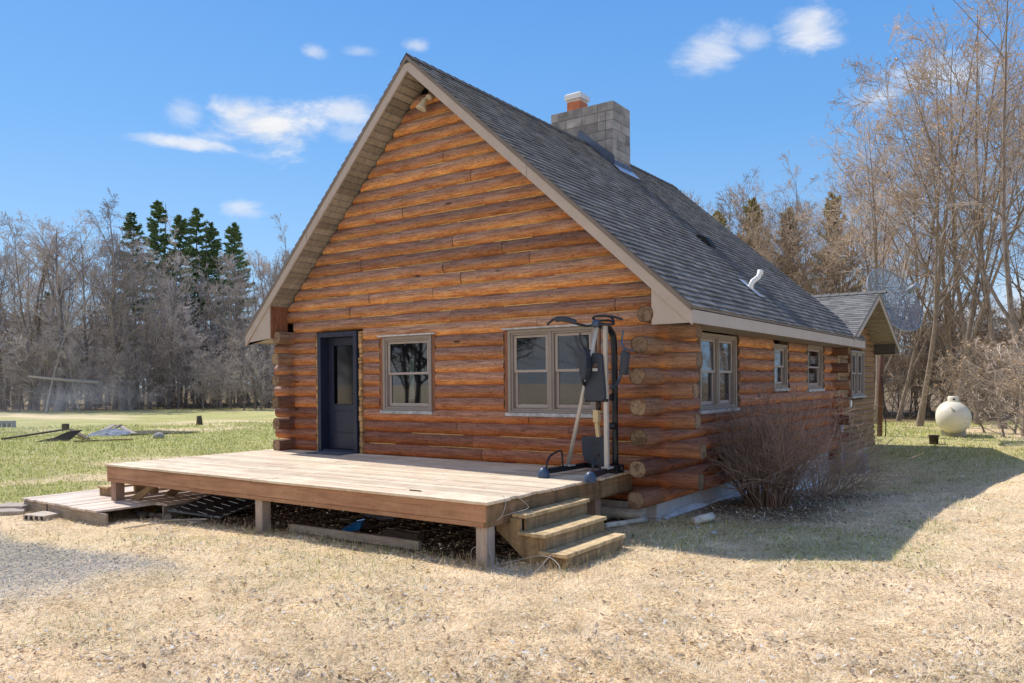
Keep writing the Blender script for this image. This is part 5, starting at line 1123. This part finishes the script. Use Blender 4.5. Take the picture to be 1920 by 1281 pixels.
sl = ['dark spruce standing leftmost, behind the big bare trees', 'tallest dark spruce with double top', 'shorter bushy spruce between the two tallest', 'tall pointed spruce right of the tallest', 'low spruce half hidden beside the pointed one', 'separate narrow spruce nearest the cabin roof', 'short green conifer low behind the big oak']
for i, (px, ty) in enumerate([(247, 398), (305, 376), (338, 402), (371, 388), (401, 420), (448, 418), (95, 545)]):
    f = 78+i*.7; hh = (724-ty)/FPX*f+1.9; put('spruce', px, f, sl[i], 'spruces behind the left wood', h=hh/19.0, name='spruce_tree', v=i % 3, sx=1.0 if i < 6 else 1.3)
for i in range(9): put('tall', 520+i*80, rt(64, 80), 'bare tree of the wood straight behind the cabin', 'bare trees hidden behind the cabin', s=.85)
put('tall', 525, 66, 'bare tree with open top just left of the cabin roof', h=.97, v=1); put('tall', 500, 64, 'bare tree beside the left eave of the cabin', h=.86, v=2)
# behind the roof and right
gl = 'slim bare tree rising behind the cabin roof'
for i, px in enumerate([1238, 1262, 1290, 1330, 1372, 1400, 1425, 1450, 1475, 1500]): put('tall', px, rt(48, 54), gl, 'bare trees behind the cabin roof', h=(711-(300 if i % 3 else 330))/FPX*51/16.6+.09, sx=.9)
pl = ['olive brown pine just above the roof edge', 'olive brown pine beside the first one', 'rusty pine with flat top in the middle of the right trees', 'rusty pine partly behind the satellite dish']
for i, (px, ty) in enumerate([(1345, 400), (1410, 365), (1490, 375), (1560, 340)]): put('pine', px, 46+i, pl[i], 'pines behind the roof', h=((711-ty)/FPX*46+1.9)/14, name='pine_tree', v=i % 2)
gl = 'tall tan tree with a few dead leaves in the right wood'
for i in range(12):
    px = 1430+i*43+rt(-9, 9); ty = 330-(px-1480)*.75 if px < 1800 else 90; ty = max(60, ty); f = rt(36, 45) if px < 1650 else rt(33, 41)
    put('leafy', px, f, gl, 'tan trees of the right wood', h=max(.6, ((711-ty)/FPX*f+1.5)/17*rt(.85, 1.0)))
big = [(1640, 33, .80, 'tan tree whose trunk rises behind the satellite dish'), (1722, 31, .92, 'tan tree with dark trunk right behind the propane tank'), (1790, 30, 1.0, 'tall forked tree with two thick upright trunks right of the tank'),
       (1835, 32, 1.02, 'tall tan tree with broad twiggy crown near the right edge'), (1880, 29, .98, 'thick leaning tree near the right edge'), (1925, 24, .95, 'nearest tall tree cut by the right edge of the photo')]
for px, f, h, lb in big: put('leafy', px, f, lb, h=h*1.02)
for i in range(9): put('leafy', 1960+i*55, rt(26, 38), 'tree of the right wood beyond the frame', 'tan trees outside the right edge', s=.95)
gl = 'low tangled brush at the foot of the right wood'
for i in range(54):
    px = 1560+i*9.5+rt(-6, 6); put('brush', px, rt(36.5, 44), gl, 'brush along the right wood edge', s=rt(.7, 1.25), name='brush', cat='brush', sx=1.2)
for i, (px, f, s) in enumerate([(1850, 27, .6), (1885, 23, .55), (1925, 20.5, .62), (1900, 26, .7), (1960, 19, .6)]):
    put('brush', px, f, ['grey brown bramble bush right of the propane tank', 'arching bramble nearer than the tank at the right edge', 'nearest dry bramble cut by the right edge', 'tall dry bramble behind the nearest ones', 'dry bramble outside the right edge'][i], h=s, name='bramble', cat='brush', sx=1.5)
gl = 'leafy brown tree low behind the roof edge and the wing'
for i in range(13): put('leafy', 1300+i*28+rt(-8, 8), rt(43, 50), gl, 'brown trees filling the belt behind the roof', h=rt(.62, .78))
# distant wood as one mass
A, B = make_tree(H=16, r=.2, t0=.1, n1=18, n2=7, n3=4, n4=0, a1=(25, 60), l1=.36, tw=.03); V1, F1, _ = A.arr(); V2, F2, _ = B.arr(); V0_ = np.concatenate([V1, V2]); F0_ = np.concatenate([F1, F2+len(V1)]); VV = []; FF = []; k = 0
for i in range(168):
    left = i < 84 or 108 <= i < 140; px = rt(1150, 2300) if not left else rt(-260, 1150)
    if 108 <= i < 140: px = rt(-1700, -200)
    if i >= 140:
        px = rt(500, 1150) if i < 154 else rt(2300, 4200); left = i < 154
    f = rt(98, 135) if left else rt(52, 78); p = CAMP+ray(px, V0)*f; a = rt(0, 6.28); s = rt(.7, .95) if left else rt(.45, .7)
    c_, s_ = math.cos(a), math.sin(a); M = np.array([[c_, -s_, 0], [s_, c_, 0], [0, 0, 1]])*s; VV.append(V0_@M.T+np.array([p[0], p[1], 0])); FF.append(F0_+k); k += len(V0_)
go = np_mesh('distant_woods', np.concatenate(VV), np.concatenate(FF), twigm('far_twigs', (.33, .29, .27), (.42, .37, .34))); tag(go, 'hazy mass of bare grey trees far behind the yard', 'woods', kind='stuff')
# a wood edge stands behind the photographer too: it is what the window panes mirror
VV = []; FF = []; k = 0
for i in range(64):
    a = R(180+rt(-100, 75)); f = rt(30, 46); a2 = rt(0, 6.28); s = rt(.7, 1.0); c_, s_ = math.cos(a2), math.sin(a2); M = np.array([[c_, -s_, 0], [s_, c_, 0], [0, 0, 1]])*s
    VV.append(V0_@M.T+np.array([CAMP[0]-math.sin(a)*f, CAMP[1]+math.cos(a)*f, 0])); FF.append(F0_+k); k += len(V0_)
go = np_mesh('wood_edge', np.concatenate(VV), np.concatenate(FF), twigm('dark_twigs', (.14, .12, .11), (.2, .17, .15))); tag(go, 'bare wood edge across the lawn on the near side of the cabin', 'woods', kind='stuff')
# fallen rail in front of the left wood
a = CAMP+ray(53, 706)*57; b = CAMP+ray(187, 717)*57; mb = MB(); mb.tube([tuple(a), tuple((a+b)/2+np.array([0, 0, -.05])), tuple(b)], [.07, .10, .12], 8); tag(mb.build('fallen_trunk', M_BARKW), 'pale fallen trunk hanging level among the trees at the left', 'fallen trunk')
# ---- bare bush by the side wall
def bush(name, c, n, H, spread, label, m1, m2, seed=1, tw=.0042, bias=(0, 0)):
    e = empty(name, (c[0], c[1], GZ(*c))); A = Acc(); B = Acc(); az = RNG.uniform(0, 6.28, n); rr = RNG.random(n)**.5*.26; p = np.stack([np.cos(az)*rr*1.3, np.sin(az)*rr, np.full(n, -.03)], -1)
    sp = RNG.uniform(.1, 1, n)*spread; d = np.stack([np.cos(az)*sp+bias[0]*RNG.random(n), np.sin(az)*sp+bias[1]*RNG.random(n), np.ones(n)], -1); L = H*RNG.uniform(.6, 1.12, n)
    P, D = grow(p, d, L, 10, .13, -.03); r0 = RNG.uniform(.005, .012, n); Rr = taper(r0, r0*.3, 10); A.add(*tubes(P, Rr, 5))
    p, d, L2, r, t = kids(P, D, Rr, 7, .2, (18, 60), .42, L); r = np.clip(r*.6, .0026, .006); P, D = grow(p, d, L2, 6, .16, -.02); R2 = taper(r, r*.5, 6); B.add(*tubes(P, R2, 3))
    p, d, L3, r, t = kids(P, D, R2, 2, .2, (20, 55), .5, L2); P, D = grow(p, d, L3, 4, .12, -.02); B.add(*tubes(P, np.full(P.shape[:2], .0023), 3))
    for acc, nm, mt in ((A, 'stems', m1), (B, 'twigs', m2)):
        V, F, M = acc.arr(); o = np_mesh(nm, V, F, mt, e, smooth=True)
    return tag(e, label, 'bush')
q = at(1432, 968, 2, -.1)
bush('bare_bush', (q.x-.05, q.y+.35), 135, 1.78, .46, 'large bare red brown bush in front of the cabin side wall', M_TWIGB, M_TWIGB)
q = at(1535, 945, 2, -.25)
bush('bare_bush', (q.x, q.y), 60, 1.6, 1.1, 'paler straggly bush arching out behind the large bare bush', M_TWIGP, M_TWIGB, bias=(.3, -.2))
# smoke drifting off the ash heap
sm = bpy.data.meshes.new('smoke'); bm = bmesh.new(); bmesh.ops.create_icosphere(bm, subdivisions=3, radius=1); bm.to_mesh(sm); bm.free()
so = bpy.data.objects.new('smoke', sm); COL.objects.link(so); q = CAMP+ray(105, 770)*31; so.location = (q[0], q[1], 1.1); so.scale = (4.6, 1.8, 1.7); so.rotation_euler = (0, R(-4), R(YAW))
k = NM('smoke'); pv = k.n('ShaderNodeVolumePrincipled'); pv.inputs['Color'].default_value = (.8, .85, 1, 1); nn = k.noise(k.vec((1.0, 1.5, 1.5)), 1.6, 3, .6)
gr_n = k.n('ShaderNodeTexGradient'); gr_n.gradient_type = 'SPHERICAL'; k.l(k.tc.outputs['Object'], gr_n.inputs[0])
k.l(k.math('MULTIPLY', k.math('MULTIPLY', gr_n.outputs[1], k.ramp(nn, (.42, 0), (.72, 1))), .22), pv.inputs['Density']); k.l(pv.outputs[0], k.out.inputs[1]); 
for l_ in list(k.out.inputs[0].links): k.t.links.remove(l_)
sm.materials.append(k.m); tag(so, 'thin blue grey smoke drifting left from the ash heap', 'smoke', kind='stuff')

# ================================================================== LIGHT + SKY
sd = Vector((-2.41, .49, 2.99)).normalized(); el = math.asin(sd.z)
sun = bpy.data.lights.new('sun', 'SUN'); sun.energy = 5.0; sun.angle = R(.55); sun.color = (1, .955, .88)
so = bpy.data.objects.new('sun', sun); COL.objects.link(so); so.rotation_euler = sd.to_track_quat('Z', 'Y').to_euler(); so.location = (-20, 4, 25)
w = bpy.data.worlds.new('World'); sc.world = w; w.use_nodes = True; nt = w.node_tree; nt.nodes.clear()
class WN(NM):
    def __init__(s): s.t = nt; s.tc = s.n('ShaderNodeTexCoord')
k = WN(); out = k.n('ShaderNodeOutputWorld'); bg = k.n('ShaderNodeBackground'); k.l(bg.outputs[0], out.inputs[0])
sky = k.n('ShaderNodeTexSky'); sky.sky_type = 'NISHITA'; sky.sun_disc = False; sky.sun_elevation = el; sky.sun_rotation = math.atan2(sd.x, sd.y); sky.altitude = 0; sky.air_density = 1.0; sky.dust_density = .4; sky.ozone_density = 2.0
def vm(op, a, b=None, out=0):
    x = k.n('ShaderNodeVectorMath'); x.operation = op; k.sock(x, 0, a); 
    if b is not None: k.sock(x, 1, b)
    return x.outputs[out]
dirv = vm('NORMALIZE', k.tc.outputs['Generated']); cst = k.n('ShaderNodeMapping'); k.l(dirv, cst.inputs[0]); cst.inputs['Scale'].default_value = (1, 1, 2.4); nz1 = k.noise(cst.outputs[0], 11, 9, .64, .35); nz2 = nz1
pert = k.math('ADD', k.math('MULTIPLY', k.math('SUBTRACT', nz1, .5), 3.0), 0.22)
CL = [(505, 238, 120, 42, 1), (450, 212, 60, 24, .9), (345, 270, 105, 12, .8), (650, 208, 62, 26, .7), (655, 250, 60, 22, .35), (590, 98, 24, 13, .5), (675, 98, 34, 9, .35), (785, 87, 26, 10, .5), (350, 212, 40, 22, .4),
      (1335, 95, 60, 36, .65), (1405, 75, 38, 18, .45), (1520, 52, 54, 32, .8), (1650, 180, 60, 30, .7), (1760, 140, 120, 48, .6), (455, 394, 50, 16, .55), (1480, 590, 190, 60, .75), (1780, 600, 240, 70, .65)]
mask = None; pert = k.math('ADD', pert, 1.0)
for (px, py, a, b, al) in CL:
    c = Vector(ray(px, py)); k2 = math.cos(math.atan2(px-960, FPX)); c.normalize()
    rgt = c.cross(Vector((0, 0, 1))).normalized(); up = rgt.cross(c); rm = Matrix((rgt, c, up)).transposed()
    mp = k.n('ShaderNodeMapping'); mp.vector_type = 'TEXTURE'; k.l(dirv, mp.inputs[0]); mp.inputs['Location'].default_value = c
    mp.inputs['Rotation'].default_value = rm.to_euler(); mp.inputs['Scale'].default_value = (a/FPX*k2**1.5*.92, 1, b/FPX*k2*1.05)
    mr = k.n('ShaderNodeMapRange'); mr.interpolation_type = 'SMOOTHSTEP'; k.l(k.math('SUBTRACT', pert, vm('LENGTH', mp.outputs[0], None, 1)), mr.inputs[0]); mr.inputs[1].default_value = 0; mr.inputs[2].default_value = 1.25; mr.inputs[4].default_value = al
    mask = mr.outputs[0] if mask is None else k.math('MAXIMUM', mask, mr.outputs[0])
sz = k.n('ShaderNodeSeparateXYZ'); k.l(dirv, sz.inputs[0])
gr0 = k.ramp(sz.outputs[2], (.0, (.53, .72, .92)), (.12, (.34, .59, .90)), (.30, (.165, .43, .86)), (.52, (.085, .305, .79)), (1, (.05, .2, .6)))
gr0 = k.mix(1, gr0, (6.67, 6.67, 6.67), 'MULTIPLY')
skyc = k.mix(.8, k.mix(1, sky.outputs[0], (.80, 1.0, 1.2), 'MULTIPLY'), gr0)
cloud = k.mix(k.ramp(nz2, (.35, 0), (.65, 1)), (5.0, 5.3, 5.9), (6.5, 6.45, 6.5))
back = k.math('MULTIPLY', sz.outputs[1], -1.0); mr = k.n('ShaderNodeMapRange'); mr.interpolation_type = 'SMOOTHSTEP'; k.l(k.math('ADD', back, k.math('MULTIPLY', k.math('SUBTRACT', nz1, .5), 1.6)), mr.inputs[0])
mr.inputs[1].default_value = .27; mr.inputs[2].default_value = .85; mask = k.math('MAXIMUM', mask, mr.outputs[0])    # unseen bright cloud bank added in the south to fill the shade
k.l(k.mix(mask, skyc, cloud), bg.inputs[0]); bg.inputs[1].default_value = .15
sc.view_settings.view_transform = 'Standard'; sc.view_settings.look = 'None'; sc.view_settings.exposure = 0; sc.view_settings.gamma = 1
sc.render.engine = 'CYCLES'; sc.cycles.use_denoising = True; sc.cycles.max_bounces = 6; sc.cycles.transparent_max_bounces = 16; sc.cycles.volume_bounces = 1; sc.cycles.volume_step_rate = 4
sc.render.use_persistent_data = False
